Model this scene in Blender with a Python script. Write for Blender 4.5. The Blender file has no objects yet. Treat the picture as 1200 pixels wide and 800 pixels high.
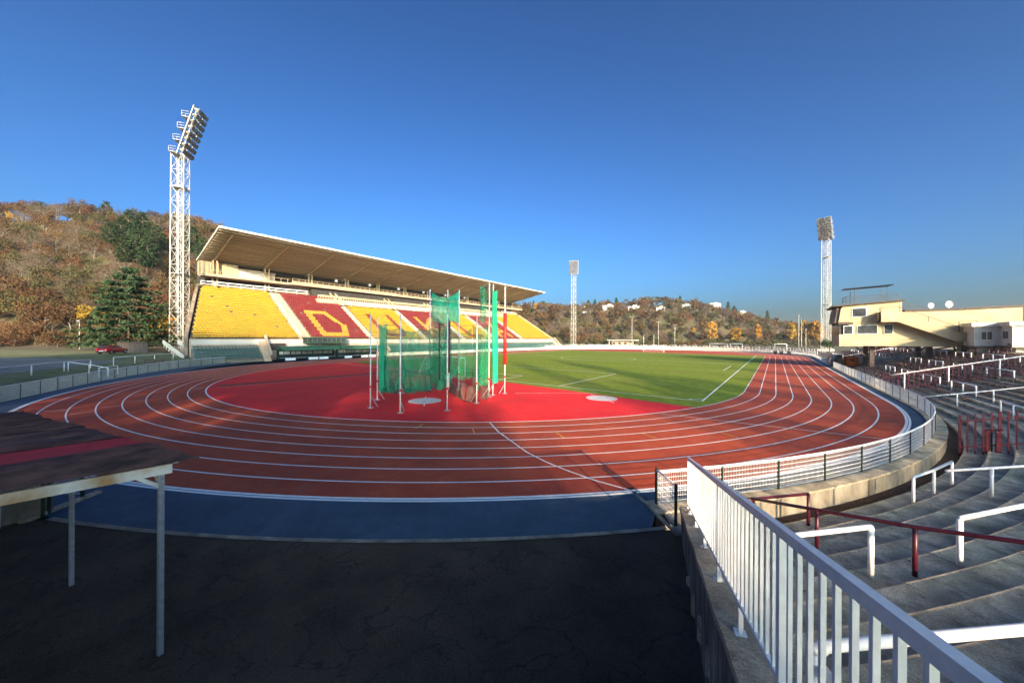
import bpy, math, random
import numpy as np
from mathutils import Vector, Matrix

random.seed(7)
rng = np.random.default_rng(11)
sc = bpy.context.scene
COL = sc.collection
R_ = math.radians

# ------------------------------------------------------------------ camera, sky, sun, exposure
CAMX, CAMY, CAMZ = 36.02, -40.60, 5.12
cam = bpy.data.cameras.new('camera')
cam.lens = 397.3 / 1200 * 36.0
cam.sensor_width = 36.0
cam.shift_y = -4.2 / 1200
cam.clip_start = 0.05
cam.clip_end = 4000
camo = bpy.data.objects.new('camera', cam)
COL.objects.link(camo)
camo.matrix_world = (Matrix.Translation((CAMX, CAMY, CAMZ)) @ Matrix.Rotation(0.6603, 4, 'Z')
                     @ Matrix.Rotation(math.pi / 2, 4, 'X') @ Matrix.Rotation(0.00515, 4, 'Z'))
sc.camera = camo

SUN_EL = 16.5
SH = Vector((0.77, -0.64, 0)).normalized()          # horizontal direction towards the sun
SUNV = (SH * math.cos(R_(SUN_EL)) + Vector((0, 0, math.sin(R_(SUN_EL))))).normalized()
world = bpy.data.worlds.new('World')
sc.world = world
world.use_nodes = True
wn = world.node_tree
sky = wn.nodes.new('ShaderNodeTexSky')
sky.sky_type = 'NISHITA'
sky.sun_disc = False
sky.sun_elevation = R_(SUN_EL)
sky.sun_rotation = math.atan2(SH.x, SH.y)
sky.altitude = 200
sky.air_density = 0.9
sky.dust_density = 5.0
sky.ozone_density = 5.6
gam = wn.nodes.new('ShaderNodeGamma')          # deepens the whole sky evenly, as the polarised photograph does
gam.inputs[1].default_value = 1.5
wn.links.new(sky.outputs[0], gam.inputs[0])
tint = wn.nodes.new('ShaderNodeMix'); tint.data_type = 'RGBA'; tint.blend_type = 'MULTIPLY'   # even tint: cyan-leaning winter blue
tint.inputs[0].default_value = 1.0
tint.inputs[7].default_value = (0.87, 1.0, 0.88, 1)
wn.links.new(gam.outputs[0], tint.inputs[6])
wn.links.new(tint.outputs[2], wn.nodes['Background'].inputs[0])
wn.nodes['Background'].inputs[1].default_value = 0.050
sun = bpy.data.lights.new('sun', 'SUN')
sun.energy = 3.5
sun.angle = R_(1.0)
sun.color = (1.0, 0.76, 0.49)
suno = bpy.data.objects.new('sun', sun)
COL.objects.link(suno)
suno.location = (60, -60, 60)
suno.rotation_euler = (-SUNV).to_track_quat('-Z', 'Y').to_euler()
sc.view_settings.view_transform = 'Standard'
sc.view_settings.look = 'None'
sc.view_settings.exposure = 1.74
sc.view_settings.gamma = 1.0
sc.view_settings.use_curve_mapping = False

# ------------------------------------------------------------------ helpers
ORG = {}


def tag(o, label=None, cat=None, group=None, kind=None):
    if label: o['label'] = label
    if cat: o['category'] = cat
    if group: o['group'] = group
    if kind: o['kind'] = kind
    return o


def empty(name, loc, label, cat, group=None):
    o = bpy.data.objects.new(name, None)
    o.empty_display_size = 0.3
    COL.objects.link(o)
    o.location = loc
    ORG[o] = Vector(loc)
    return tag(o, label, cat, group)


def mobj(name, me, parent=None, loc=(0, 0, 0), rz=0.0, scale=None):
    o = bpy.data.objects.new(name, me)
    COL.objects.link(o)
    o.location = loc
    if rz: o.rotation_euler = (0, 0, rz)
    if scale is not None: o.scale = scale
    if parent is not None: o.parent = parent
    return o


class MB:
    def __init__(s):
        s.v = []; s.f = []; s.m = []

    def add(s, vs, fs, mi=0):
        n = len(s.v)
        s.v.extend([tuple(a) for a in vs])
        for f in fs:
            s.f.append(tuple(i + n for i in f)); s.m.append(mi)
        return s

    def box(s, c, d, rz=0.0, mi=0, rot=None):
        hx, hy, hz = d[0] / 2, d[1] / 2, d[2] / 2
        M = rot if rot is not None else Matrix.Rotation(rz, 3, 'Z')
        c = Vector(c)
        vs = [c + M @ Vector((x, y, z)) for x in (-hx, hx) for y in (-hy, hy) for z in (-hz, hz)]
        return s.add(vs, [(0, 1, 3, 2), (4, 6, 7, 5), (0, 4, 5, 1), (2, 3, 7, 6), (0, 2, 6, 4), (1, 5, 7, 3)], mi)

    def bar(s, a, b, w, h=None, mi=0, up=(0, 0, 1)):
        a = Vector(a); b = Vector(b); h = h or w
        d = b - a; L = d.length
        if L < 1e-6: return s
        d /= L
        u = Vector(up)
        if abs(d.dot(u)) > 0.99: u = Vector((1, 0, 0))
        x = d.cross(u).normalized(); y = x.cross(d)
        vs = [p + x * (sx * w / 2) + y * (sy * h / 2) for p in (a, b) for sx, sy in ((-1, -1), (1, -1), (1, 1), (-1, 1))]
        return s.add(vs, [(3, 2, 1, 0), (4, 5, 6, 7), (0, 1, 5, 4), (1, 2, 6, 5), (2, 3, 7, 6), (3, 0, 4, 7)], mi)

    def tube(s, pts, r, n=8, mi=0, r2=None):
        pts = [Vector(p) for p in pts]
        rings = []
        for i, p in enumerate(pts):
            if i == 0: d = pts[1] - p
            elif i == len(pts) - 1: d = p - pts[-2]
            else: d = (pts[i + 1] - p).normalized() + (p - pts[i - 1]).normalized()
            d.normalize()
            u = Vector((0, 0, 1)) if abs(d.z) < 0.95 else Vector((1, 0, 0))
            x = d.cross(u).normalized(); y = x.cross(d)
            k = 1.0
            if 0 < i < len(pts) - 1:
                c = (pts[i + 1] - p).normalized().dot((p - pts[i - 1]).normalized())
                k = 1 / max(0.6, math.sqrt((1 + c) / 2))
            rr = r if r2 is None else r + (r2 - r) * i / (len(pts) - 1)
            rings.append([p + (x * math.cos(2 * math.pi * j / n) + y * math.sin(2 * math.pi * j / n)) * rr * (k if k < 1.3 else 1.2) for j in range(n)])
        vs = [q for rg in rings for q in rg]
        fs = []
        for i in range(len(pts) - 1):
            for j in range(n):
                a = i * n + j; b = i * n + (j + 1) % n
                fs.append((a, b, b + n, a + n))
        fs.append(tuple(range(n - 1, -1, -1)))
        fs.append(tuple(range((len(pts) - 1) * n, len(pts) * n)))
        return s.add(vs, fs, mi)

    def prism(s, poly, z0, z1, mi=0):
        n = len(poly)
        zz0 = z0 if hasattr(z0, '__len__') else [z0] * n
        zz1 = z1 if hasattr(z1, '__len__') else [z1] * n
        vs = [(x, y, zz0[i]) for i, (x, y) in enumerate(poly)] + [(x, y, zz1[i]) for i, (x, y) in enumerate(poly)]
        fs = [tuple(range(n - 1, -1, -1)), tuple(range(n, 2 * n))]
        fs += [(i, (i + 1) % n, (i + 1) % n + n, i + n) for i in range(n)]
        return s.add(vs, fs, mi)

    def strip(s, A, B, mi=0):
        n = len(A)
        return s.add(list(A) + list(B), [(i, i + 1, n + i + 1, n + i) for i in range(n - 1)], mi)

    def mesh(s, name, mats, smooth=False, org=None):
        me = bpy.data.meshes.new(name)
        v = s.v if org is None else [(a[0] - org[0], a[1] - org[1], a[2] - org[2]) for a in s.v]
        me.from_pydata(v, [], s.f)
        for m in (mats if isinstance(mats, (list, tuple)) else [mats]): me.materials.append(m)
        if any(s.m): me.polygons.foreach_set('material_index', s.m)
        if smooth: me.polygons.foreach_set('use_smooth', [True] * len(s.f))
        me.update()
        return me

    def build(s, name, mats, parent=None, smooth=False):
        """world coordinates in, child of parent (whose origin is known)"""
        org = ORG.get(parent, Vector((0, 0, 0))) if parent is not None else Vector((0, 0, 0))
        o = mobj(name, s.mesh(name, mats, smooth, org), parent)
        ORG[o] = org
        return o


def mat(name, c1, c2=None, rough=0.7, scale=3.0, detail=6, bump=0.0, bscale=None, metal=0.0, spec=None,
        stops=(0.35, 0.65), c3=None, scale3=0.3, f3=0.5, rand=0.0, stretch=None):
    m = bpy.data.materials.new(name)
    m.use_nodes = True
    nt = m.node_tree; N = nt.nodes; L = nt.links
    b = N['Principled BSDF']
    b.inputs['Roughness'].default_value = rough
    b.inputs['Metallic'].default_value = metal
    if spec is not None: b.inputs['Specular IOR Level'].default_value = spec
    geo = N.new('ShaderNodeNewGeometry')
    pos = geo.outputs['Position']
    if stretch:
        mp = N.new('ShaderNodeMapping'); mp.inputs['Scale'].default_value = stretch
        L.new(pos, mp.inputs[0]); pos = mp.outputs[0]
    out = None
    if c2 is None:
        out = None
        b.inputs['Base Color'].default_value = (*c1, 1)
    else:
        tx = N.new('ShaderNodeTexNoise'); tx.inputs['Scale'].default_value = scale; tx.inputs['Detail'].default_value = detail
        tx.inputs['Roughness'].default_value = 0.62
        L.new(pos, tx.inputs['Vector'])
        cr = N.new('ShaderNodeValToRGB')
        cr.color_ramp.elements[0].position = stops[0]; cr.color_ramp.elements[0].color = (*c1, 1)
        cr.color_ramp.elements[1].position = stops[1]; cr.color_ramp.elements[1].color = (*c2, 1)
        L.new(tx.outputs[0], cr.inputs[0])
        out = cr.outputs[0]
        if c3 is not None:
            t3 = N.new('ShaderNodeTexNoise'); t3.inputs['Scale'].default_value = scale3; t3.inputs['Detail'].default_value = 5
            L.new(pos, t3.inputs['Vector'])
            r3 = N.new('ShaderNodeMapRange'); r3.inputs[1].default_value = 0.45; r3.inputs[2].default_value = 0.7; r3.inputs[4].default_value = f3
            L.new(t3.outputs[0], r3.inputs[0])
            mx = N.new('ShaderNodeMix'); mx.data_type = 'RGBA'
            L.new(r3.outputs[0], mx.inputs[0]); L.new(out, mx.inputs[6]); mx.inputs[7].default_value = (*c3, 1)
            out = mx.outputs[2]
        if rand:
            oi = N.new('ShaderNodeObjectInfo')
            hs = N.new('ShaderNodeHueSaturation')
            mr = N.new('ShaderNodeMapRange'); mr.inputs[3].default_value = 1 - rand; mr.inputs[4].default_value = 1 + rand
            L.new(oi.outputs['Random'], mr.inputs[0]); L.new(mr.outputs[0], hs.inputs['Value'])
            mr2 = N.new('ShaderNodeMapRange'); mr2.inputs[3].default_value = 0.5 - rand * 0.06; mr2.inputs[4].default_value = 0.5 + rand * 0.06
            ml = N.new('ShaderNodeMath'); ml.operation = 'FRACT'; m2 = N.new('ShaderNodeMath'); m2.operation = 'MULTIPLY'; m2.inputs[1].default_value = 7.31
            L.new(oi.outputs['Random'], m2.inputs[0]); L.new(m2.outputs[0], ml.inputs[0]); L.new(ml.outputs[0], mr2.inputs[0]); L.new(mr2.outputs[0], hs.inputs['Hue'])
            L.new(out, hs.inputs['Color']); out = hs.outputs[0]
        L.new(out, b.inputs['Base Color'])
    if bump:
        tb = N.new('ShaderNodeTexNoise'); tb.inputs['Scale'].default_value = bscale or scale * 4; tb.inputs['Detail'].default_value = 4
        L.new(pos, tb.inputs['Vector'])
        bp = N.new('ShaderNodeBump'); bp.inputs['Strength'].default_value = bump; bp.inputs['Distance'].default_value = 0.02
        L.new(tb.outputs[0], bp.inputs['Height']); L.new(bp.outputs[0], b.inputs['Normal'])
    return m


def leafmat(name, c1, c2, c3=None, rand=0.25, scale=0.5):
    m = mat(name, c1, c2, rough=0.85, scale=scale, detail=4, rand=rand, c3=c3, scale3=0.12, f3=0.8, spec=0.15)
    return m


# ------------------------------------------------------------------ materials
M = {}
M['track'] = mat('track_rubber', (0.36, 0.052, 0.020), (0.45, 0.074, 0.028), 0.82, 0.9, 8, 0.25, 60, c3=(0.26, 0.042, 0.024), scale3=0.25, f3=0.7, spec=0.25)
M['dred'] = mat('red_rubber', (0.70, 0.016, 0.019), (0.78, 0.024, 0.025), 0.8, 0.7, 7, 0.2, 60, c3=(0.55, 0.014, 0.022), scale3=0.2, f3=0.6, spec=0.25)
M['runway'] = mat('runway_rubber', (0.26, 0.030, 0.026), (0.31, 0.04, 0.03), 0.82, 2, 6, 0.2, 60, spec=0.25)
M['blue'] = mat('blue_rubber', (0.036, 0.068, 0.105), (0.052, 0.092, 0.138), 0.8, 1.3, 8, 0.25, 50, c3=(0.030, 0.055, 0.09), scale3=0.4, f3=0.8, spec=0.25)
M['line'] = mat('line_paint', (0.62, 0.60, 0.58), (0.80, 0.79, 0.78), 0.7, 6, 5, stops=(0.25, 0.5))
M['yline'] = mat('yellow_paint', (0.55, 0.32, 0.03), (0.7, 0.42, 0.05), 0.7, 6)
M['grass'] = mat('pitch_grass', (0.115, 0.165, 0.016), (0.20, 0.245, 0.028), 0.9, 1.2, 9, 0.8, 14, c3=(0.19, 0.205, 0.04), scale3=0.07, f3=0.6, spec=0.1)
M['asph'] = mat('driveway_asphalt', (0.034, 0.0235, 0.0155), (0.064, 0.045, 0.030), 0.9, 0.8, 10, 0.5, 40, c3=(0.092, 0.066, 0.045), scale3=0.35, f3=0.55, spec=0.2)


def add_grain(m, scale, lo, hi, veins=None):
    """multiply the base colour by fine grain; optional pale scratch-like veins"""
    nt = m.node_tree; N = nt.nodes; L = nt.links; b = N['Principled BSDF']
    src = b.inputs['Base Color'].links[0].from_socket
    geo = N.new('ShaderNodeNewGeometry')
    tx = N.new('ShaderNodeTexNoise'); tx.inputs['Scale'].default_value = scale; tx.inputs['Detail'].default_value = 3; tx.inputs['Roughness'].default_value = 0.7
    L.new(geo.outputs['Position'], tx.inputs['Vector'])
    mr = N.new('ShaderNodeMapRange'); mr.inputs[1].default_value = 0.3; mr.inputs[2].default_value = 0.7; mr.inputs[3].default_value = lo; mr.inputs[4].default_value = hi
    L.new(tx.outputs[0], mr.inputs[0])
    mx = N.new('ShaderNodeVectorMath'); mx.operation = 'SCALE'
    L.new(src, mx.inputs[0]); L.new(mr.outputs[0], mx.inputs['Scale'])
    out = mx.outputs[0]
    if veins:
        tv = N.new('ShaderNodeTexNoise'); tv.inputs['Scale'].default_value = veins[0]; tv.inputs['Detail'].default_value = 6; tv.inputs['Distortion'].default_value = veins[1]
        L.new(geo.outputs['Position'], tv.inputs['Vector'])
        d_ = N.new('ShaderNodeMath'); d_.operation = 'SUBTRACT'; d_.inputs[1].default_value = 0.5; L.new(tv.outputs[0], d_.inputs[0])
        ab = N.new('ShaderNodeMath'); ab.operation = 'ABSOLUTE'; L.new(d_.outputs[0], ab.inputs[0])
        r2 = N.new('ShaderNodeMapRange'); r2.inputs[1].default_value = 0.0; r2.inputs[2].default_value = veins[2]; r2.inputs[3].default_value = veins[3]; r2.inputs[4].default_value = 0.0
        L.new(ab.outputs[0], r2.inputs[0])
        mm = N.new('ShaderNodeMix'); mm.data_type = 'RGBA'; L.new(r2.outputs[0], mm.inputs[0]); L.new(out, mm.inputs[6]); mm.inputs[7].default_value = (*veins[4], 1)
        out = mm.outputs[2]
    L.new(out, b.inputs['Base Color'])


add_grain(M['asph'], 45, 0.45, 1.65, (0.9, 0.6, 0.012, 0.55, (0.008, 0.0075, 0.007)))
for k_ in ('track', 'dred', 'blue'): add_grain(M[k_], 38, 0.82, 1.18, (0.6, 1.2, 0.02, 0.22, (0.30, 0.16, 0.12) if k_ != 'blue' else (0.10, 0.12, 0.14)))
M['road'] = mat('car_park_asphalt', (0.10, 0.10, 0.105), (0.16, 0.155, 0.15), 0.9, 0.4, 8, 0.2, 20)
M['conc'] = mat('terrace_concrete', (0.215, 0.162, 0.105), (0.60, 0.475, 0.33), 0.92, 3.2, 12, 0.8, 12, c3=(0.095, 0.078, 0.052), scale3=1.6, f3=0.85, rand=0.22)
add_grain(M['conc'], 34, 0.55, 1.45, (4.5, 0.8, 0.010, 0.5, (0.52, 0.47, 0.38)))
M['nosing'] = mat('worn_step_edge', (0.40, 0.36, 0.29), (0.68, 0.63, 0.53), 0.9, 4, 8, 0.4, 30, rand=0.1)
M['concw'] = mat('wall_concrete', (0.16, 0.14, 0.105), (0.34, 0.295, 0.225), 0.92, 1.8, 10, 0.5, 14, c3=(0.09, 0.075, 0.055), scale3=1.6, f3=0.8, stretch=(1, 1, 0.45))
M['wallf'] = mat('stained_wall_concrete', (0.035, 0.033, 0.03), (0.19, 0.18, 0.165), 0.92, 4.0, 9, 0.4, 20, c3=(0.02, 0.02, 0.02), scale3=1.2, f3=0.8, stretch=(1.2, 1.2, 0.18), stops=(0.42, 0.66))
M['gut'] = mat('gutter_leaves', (0.035, 0.018, 0.010), (0.10, 0.055, 0.03), 0.95, 9, 8, 0.9, 30)
M['white'] = mat('white_paint', (0.70, 0.70, 0.70), (0.82, 0.82, 0.82), 0.42, 5, 6, stops=(0.25, 0.5), c3=(0.40, 0.34, 0.27), scale3=6, f3=0.4)
M['whitef'] = mat('white_plastic_coat', (0.68, 0.67, 0.67), (0.78, 0.77, 0.76), 0.38, 8, 4)
M['maroon'] = mat('maroon_paint', (0.055, 0.004, 0.013), (0.085, 0.006, 0.020), 0.4, 6, 6, c3=(0.10, 0.02, 0.02), scale3=9, f3=0.4)
M['dkgreen'] = mat('dark_green_paint', (0.008, 0.020, 0.014), (0.016, 0.034, 0.024), 0.45, 10, 3)
M['steel'] = mat('tower_paint', (0.36, 0.345, 0.315), (0.47, 0.45, 0.415), 0.5, 2, 5, c3=(0.45, 0.36, 0.26), scale3=1.5, f3=0.25)
M['galv'] = mat('galvanised_steel', (0.33, 0.36, 0.40), (0.48, 0.51, 0.55), 0.4, 12, 5, metal=0.5)
M['lamp'] = mat('lamp_housing', (0.10, 0.10, 0.10), (0.30, 0.29, 0.27), 0.5, 3, 3)
M['lampg'] = mat('lamp_glass', (0.10, 0.095, 0.085), (0.20, 0.185, 0.16), 0.15, 3, 3)
M['yellow'] = mat('yellow_seat_plastic', (0.40, 0.24, 0.008), (0.47, 0.305, 0.012), 0.5, 0.5, 5, c3=(0.44, 0.24, 0.015), scale3=0.15, f3=0.6)
M['mseat'] = mat('maroon_seat_plastic', (0.17, 0.014, 0.017), (0.23, 0.022, 0.024), 0.45, 0.6, 5)
M['gseat'] = mat('teal_seat_plastic', (0.020, 0.105, 0.105), (0.032, 0.14, 0.135), 0.45, 0.8, 5)
M['oseat'] = mat('amber_seat_plastic', (0.52, 0.26, 0.03), (0.6, 0.32, 0.04), 0.45, 0.8, 5)
M['sconc'] = mat('stand_concrete', (0.38, 0.27, 0.19), (0.50, 0.37, 0.27), 0.9, 0.8, 7, c3=(0.36, 0.29, 0.22), scale3=0.3, f3=0.5)
M['dconc'] = mat('seating_step_concrete', (0.16, 0.13, 0.10), (0.24, 0.20, 0.15), 0.9, 0.8, 7)  # darkened so the gaps under and between the seats look shaded
M['cream'] = mat('cream_render', (0.37, 0.275, 0.16), (0.43, 0.33, 0.20), 0.85, 0.5, 7, 0.1, 20, c3=(0.56, 0.46, 0.33), scale3=0.3, f3=0.4)
M['grender'] = mat('grey_render', (0.52, 0.49, 0.44), (0.62, 0.58, 0.52), 0.85, 0.6, 7, c3=(0.42, 0.38, 0.33), scale3=0.4, f3=0.4)
M['soffit'] = mat('roof_soffit', (0.40, 0.32, 0.23), (0.52, 0.43, 0.32), 0.85, 0.25, 7, stretch=(2, 0.15, 1))
M['rooft'] = mat('roof_sheet', (0.45, 0.43, 0.40), (0.55, 0.53, 0.5), 0.7, 0.5, 5)
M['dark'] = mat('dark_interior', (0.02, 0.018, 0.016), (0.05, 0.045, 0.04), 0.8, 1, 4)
M['brown'] = mat('dark_brown_trim', (0.05, 0.035, 0.028), (0.08, 0.055, 0.045), 0.6, 3, 4)
M['glass'] = mat('window_glass', (0.03, 0.035, 0.04), (0.06, 0.065, 0.07), 0.08, 1.5, 2)
M['canopy'] = mat('green_canopy_sheet', (0.028, 0.10, 0.06), (0.05, 0.15, 0.09), 0.45, 1, 5)
M['corr'] = mat('corrugated_sheet', (0.055, 0.028, 0.024), (0.15, 0.075, 0.062), 0.6, 2.5, 9, 0.2, 25, c3=(0.02, 0.014, 0.016), scale3=2.2, f3=0.85, spec=0.3)
M['corrred'] = mat('red_corrugated_sheet', (0.26, 0.020, 0.030), (0.36, 0.034, 0.045), 0.45, 2.5, 8, 0.1, 25, c3=(0.25, 0.025, 0.04), scale3=1.5, f3=0.6)
M['rust'] = mat('rusty_white_beam', (0.55, 0.55, 0.53), (0.68, 0.68, 0.66), 0.6, 4, 6, c3=(0.34, 0.19, 0.06), scale3=2.2, f3=1.0)
M['orange'] = mat('orange_paint', (0.72, 0.14, 0.02), (0.82, 0.20, 0.03), 0.5, 4, 5)
M['black'] = mat('black_plastic', (0.010, 0.010, 0.011), (0.022, 0.021, 0.021), 0.5, 5, 4)
M['redpad'] = mat('red_padding', (0.55, 0.012, 0.012), (0.66, 0.025, 0.02), 0.5, 6, 3)
M['bark'] = mat('bark', (0.055, 0.042, 0.032), (0.13, 0.10, 0.075), 0.95, 5, 6, 0.5, 14)
M['barkp'] = mat('pale_bark', (0.15, 0.12, 0.085), (0.26, 0.205, 0.15), 0.95, 4, 6)
M['hill'] = mat('hill_ground', (0.045, 0.034, 0.016), (0.10, 0.066, 0.030), 0.95, 0.35, 9, 0.8, 3, c3=(0.07, 0.075, 0.022), scale3=0.08, f3=0.7)
M['verge'] = mat('verge_grass', (0.055, 0.075, 0.02), (0.14, 0.14, 0.05), 0.95, 0.8, 9, 0.7, 8, c3=(0.20, 0.17, 0.12), scale3=0.25, f3=0.6)
M['russet'] = leafmat('russet_leaves', (0.060, 0.032, 0.015), (0.135, 0.066, 0.028), (0.085, 0.050, 0.020), 0.3)
M['olive'] = leafmat('olive_leaves', (0.042, 0.041, 0.017), (0.095, 0.082, 0.032), (0.08, 0.06, 0.024), 0.28)
M['greyb'] = leafmat('grey_brown_twigs', (0.07, 0.05, 0.034), (0.14, 0.10, 0.07), (0.085, 0.05, 0.04), 0.25)
M['pine'] = leafmat('pine_needles', (0.014, 0.030, 0.014), (0.034, 0.058, 0.024), (0.045, 0.055, 0.02), 0.2)
M['gold'] = leafmat('golden_leaves', (0.26, 0.13, 0.018), (0.42, 0.21, 0.028), (0.22, 0.14, 0.025), 0.25)
M['greenb'] = leafmat('green_leaves', (0.03, 0.055, 0.014), (0.07, 0.10, 0.025), None, 0.2)
M['ewall'] = mat('stained_and_shaded_wall', (0.17, 0.13, 0.10), (0.34, 0.26, 0.20), 0.9, 0.7, 8, c3=(0.10, 0.08, 0.05), scale3=0.5, f3=0.7)
M['hwhite'] = mat('white_house_render', (0.52, 0.48, 0.41), (0.62, 0.57, 0.49), 0.85, 0.3, 4)
M['rooftile'] = mat('red_roof_tiles', (0.20, 0.06, 0.04), (0.30, 0.10, 0.06), 0.85, 1, 5)
M['carred'] = mat('red_car_paint', (0.30, 0.012, 0.018), (0.36, 0.018, 0.022), 0.25, 3, 3)
M['tyre'] = mat('tyre_rubber', (0.012, 0.012, 0.012), (0.025, 0.025, 0.025), 0.8, 9, 3)
M['disc'] = mat('worn_concrete_circle', (0.42, 0.38, 0.38), (0.62, 0.58, 0.56), 0.8, 3, 6)


def netmat(name, c1, c2, alpha):
    m = mat(name, c1, c2, 0.7, 1.2, 4)
    nt = m.node_tree; N = nt.nodes; L = nt.links
    tr = N.new('ShaderNodeBsdfTransparent'); mx = N.new('ShaderNodeMixShader'); out = N['Material Output']
    geo = N.new('ShaderNodeNewGeometry')
    no = N.new('ShaderNodeTexNoise'); no.inputs['Scale'].default_value = 1.1; no.inputs['Detail'].default_value = 3
    mp = N.new('ShaderNodeMapping'); mp.inputs['Scale'].default_value = (1, 1, 0.3)
    L.new(geo.outputs['Position'], mp.inputs[0]); L.new(mp.outputs[0], no.inputs['Vector'])
    mr = N.new('ShaderNodeMapRange'); mr.inputs[1].default_value = 0.3; mr.inputs[2].default_value = 0.7
    mr.inputs[3].default_value = alpha - 0.14; mr.inputs[4].default_value = alpha + 0.14
    L.new(no.outputs[0], mr.inputs[0]); L.new(mr.outputs[0], mx.inputs[0])
    L.new(tr.outputs[0], mx.inputs[1]); L.new(N['Principled BSDF'].outputs[0], mx.inputs[2]); L.new(mx.outputs[0], out.inputs[0])
    return m


M['net'] = netmat('green_netting', (0.0, 0.21, 0.10), (0.0, 0.29, 0.14), 0.64)
M['netd'] = netmat('gathered_green_netting', (0.0, 0.34, 0.17), (0.0, 0.45, 0.24), 0.86)
M['netl'] = netmat('light_green_netting', (0.0, 0.28, 0.12), (0.0, 0.38, 0.165), 0.52)
M['netd2'] = netmat('doubled_green_netting', (0.0, 0.16, 0.085), (0.0, 0.22, 0.12), 0.62)
M['netk'] = netmat('dark_netting', (0.05, 0.06, 0.045), (0.10, 0.10, 0.075), 0.45)

# ------------------------------------------------------------------ track geometry
RK, LW, LS = 33.65, 1.22, 84.4      # kerb radius, lane width, straight length
RO = RK + 8 * LW


def path(r, n=96, y0=0.0, y1=LS):
    """closed stadium outline of radius r, anticlockwise from (r, y0)"""
    P = []
    for i in range(n + 1):
        a = math.pi * i / n
        P.append((r * math.cos(a), y1 + r * math.sin(a)))
    for i in range(n + 1):
        a = math.pi + math.pi * i / n
        P.append((r * math.cos(a), y0 + r * math.sin(a)))
    return P


def ring(name, r0, r1, z, m, parent=None):
    A = [(x, y, z) for x, y in path(r0)]; B = [(x, y, z) for x, y in path(r1)]
    mb = MB(); mb.strip(A + [A[0]], B + [B[0]])
    mb.f = [tuple(reversed(f)) for f in mb.f]
    return mb.build(name, m, parent)


def flat(name, poly, z, m, parent=None):
    return MB().add([(x, y, z) for x, y in poly], [tuple(range(len(poly)))]).build(name, m, parent)


def arc(r, a0, a1, n=40, c=(0, 0)):
    return [(c[0] + r * math.cos(R_(a0 + (a1 - a0) * i / n)), c[1] + r * math.sin(R_(a0 + (a1 - a0) * i / n))) for i in range(n + 1)]


# hills and ground --------------------------------------------------
FOOT = [(-230, -150), (-150, -78), (-121, -53), (-104, -39), (-92, -24), (-90, 60), (-92, 135), (-64, 215), (10, 292), (90, 380), (220, 470)]
FH = [64, 58, 52, 48, 42, 33, 27, 30, 41, 14, 4]


def hill_d(x, y):
    """signed distance outside the hill foot and the ridge height there (numpy)"""
    best = np.full(x.shape, 1e9); hh = np.zeros(x.shape); sg = np.ones(x.shape)
    for i in range(len(FOOT) - 1):
        ax, ay = FOOT[i]; bx, by = FOOT[i + 1]
        dx, dy = bx - ax, by - ay; L2 = dx * dx + dy * dy
        t = np.clip(((x - ax) * dx + (y - ay) * dy) / L2, 0, 1)
        qx, qy = ax + t * dx, ay + t * dy
        d = np.hypot(x - qx, y - qy)
        s = np.sign((x - ax) * dy - (y - ay) * dx)      # + on the stadium side
        k = d < best - 1e-9
        best = np.where(k, d, best); hh = np.where(k, FH[i] + (FH[i + 1] - FH[i]) * t, hh); sg = np.where(k, s, sg)
    return -best * sg, hh


def sstep(a, b, x):
    t = np.clip((x - a) / (b - a), 0, 1); return t * t * (3 - 2 * t)


def base_z(x, y):
    yc = np.clip(y, 0, LS)
    ds = np.hypot(x, y - yc)
    z = np.full(x.shape, -1.4)
    left = sstep(58, 74, ds) * sstep(0, 25, -x) * (1 - sstep(20, 70, y))
    far = sstep(52, 66, ds) * sstep(80, 110, y)
    right = sstep(59, 62, ds) * sstep(20, 40, x) * (1 - sstep(100, 140, y))
    back = sstep(62, 72, ds) * sstep(-20, -45, y) * 1.0
    z = z + left * 3.35
    z = np.maximum(z, -1.4 + far * 1.35)
    z = np.maximum(z, -1.4 + right * 5.0)
    bk = sstep(66, 84, ds) * sstep(-25, -50, y) * sstep(-45, -10, x)
    z = np.maximum(z, -1.4 + bk * 6.6)
    return z


def terr_z(x, y):
    d, h = hill_d(x, y)
    b = base_z(x, y)
    w = np.where(h > 40, 105.0, 80.0)
    hz = h * sstep(0, 1, d / w * 0.5 + 0.0) * 2.0
    hz = np.where(d > 0, h * np.sin(np.clip(d / w, 0, 1) * math.pi / 2) ** 1.25, 0)
    lump = 1.6 * np.sin(x * 0.09 + 1.3) * np.cos(y * 0.075) + 0.8 * np.sin(x * 0.21 - y * 0.17)
    return b + hz + lump * np.clip(d / 40, 0, 1)


def tz(x, y):
    return float(terr_z(np.array([x], float), np.array([y], float))[0])


xs = np.unique(np.concatenate([np.linspace(-1500, -430, 10), np.arange(-420, 300, 6.0), np.linspace(310, 1500, 10)]))
ys = np.unique(np.concatenate([np.linspace(-900, -240, 6), np.arange(-230, 560, 6.0), np.linspace(580, 1900, 10)]))
GX, GY = np.meshgrid(xs, ys)
GZ = terr_z(GX, GY)
nx, ny = len(xs), len(ys)
me = bpy.data.meshes.new('ground')
idx = np.arange(nx * ny).reshape(ny, nx)
fc = np.stack([idx[:-1, :-1], idx[:-1, 1:], idx[1:, 1:], idx[1:, :-1]], -1).reshape(-1, 4)
me.from_pydata(np.stack([GX, GY, GZ], -1).reshape(-1, 3).tolist(), [], fc.tolist())
me.polygons.foreach_set('use_smooth', [True] * len(fc))
me.materials.append(M['hill'])
tag(mobj('ground', me), kind='structure')

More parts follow.
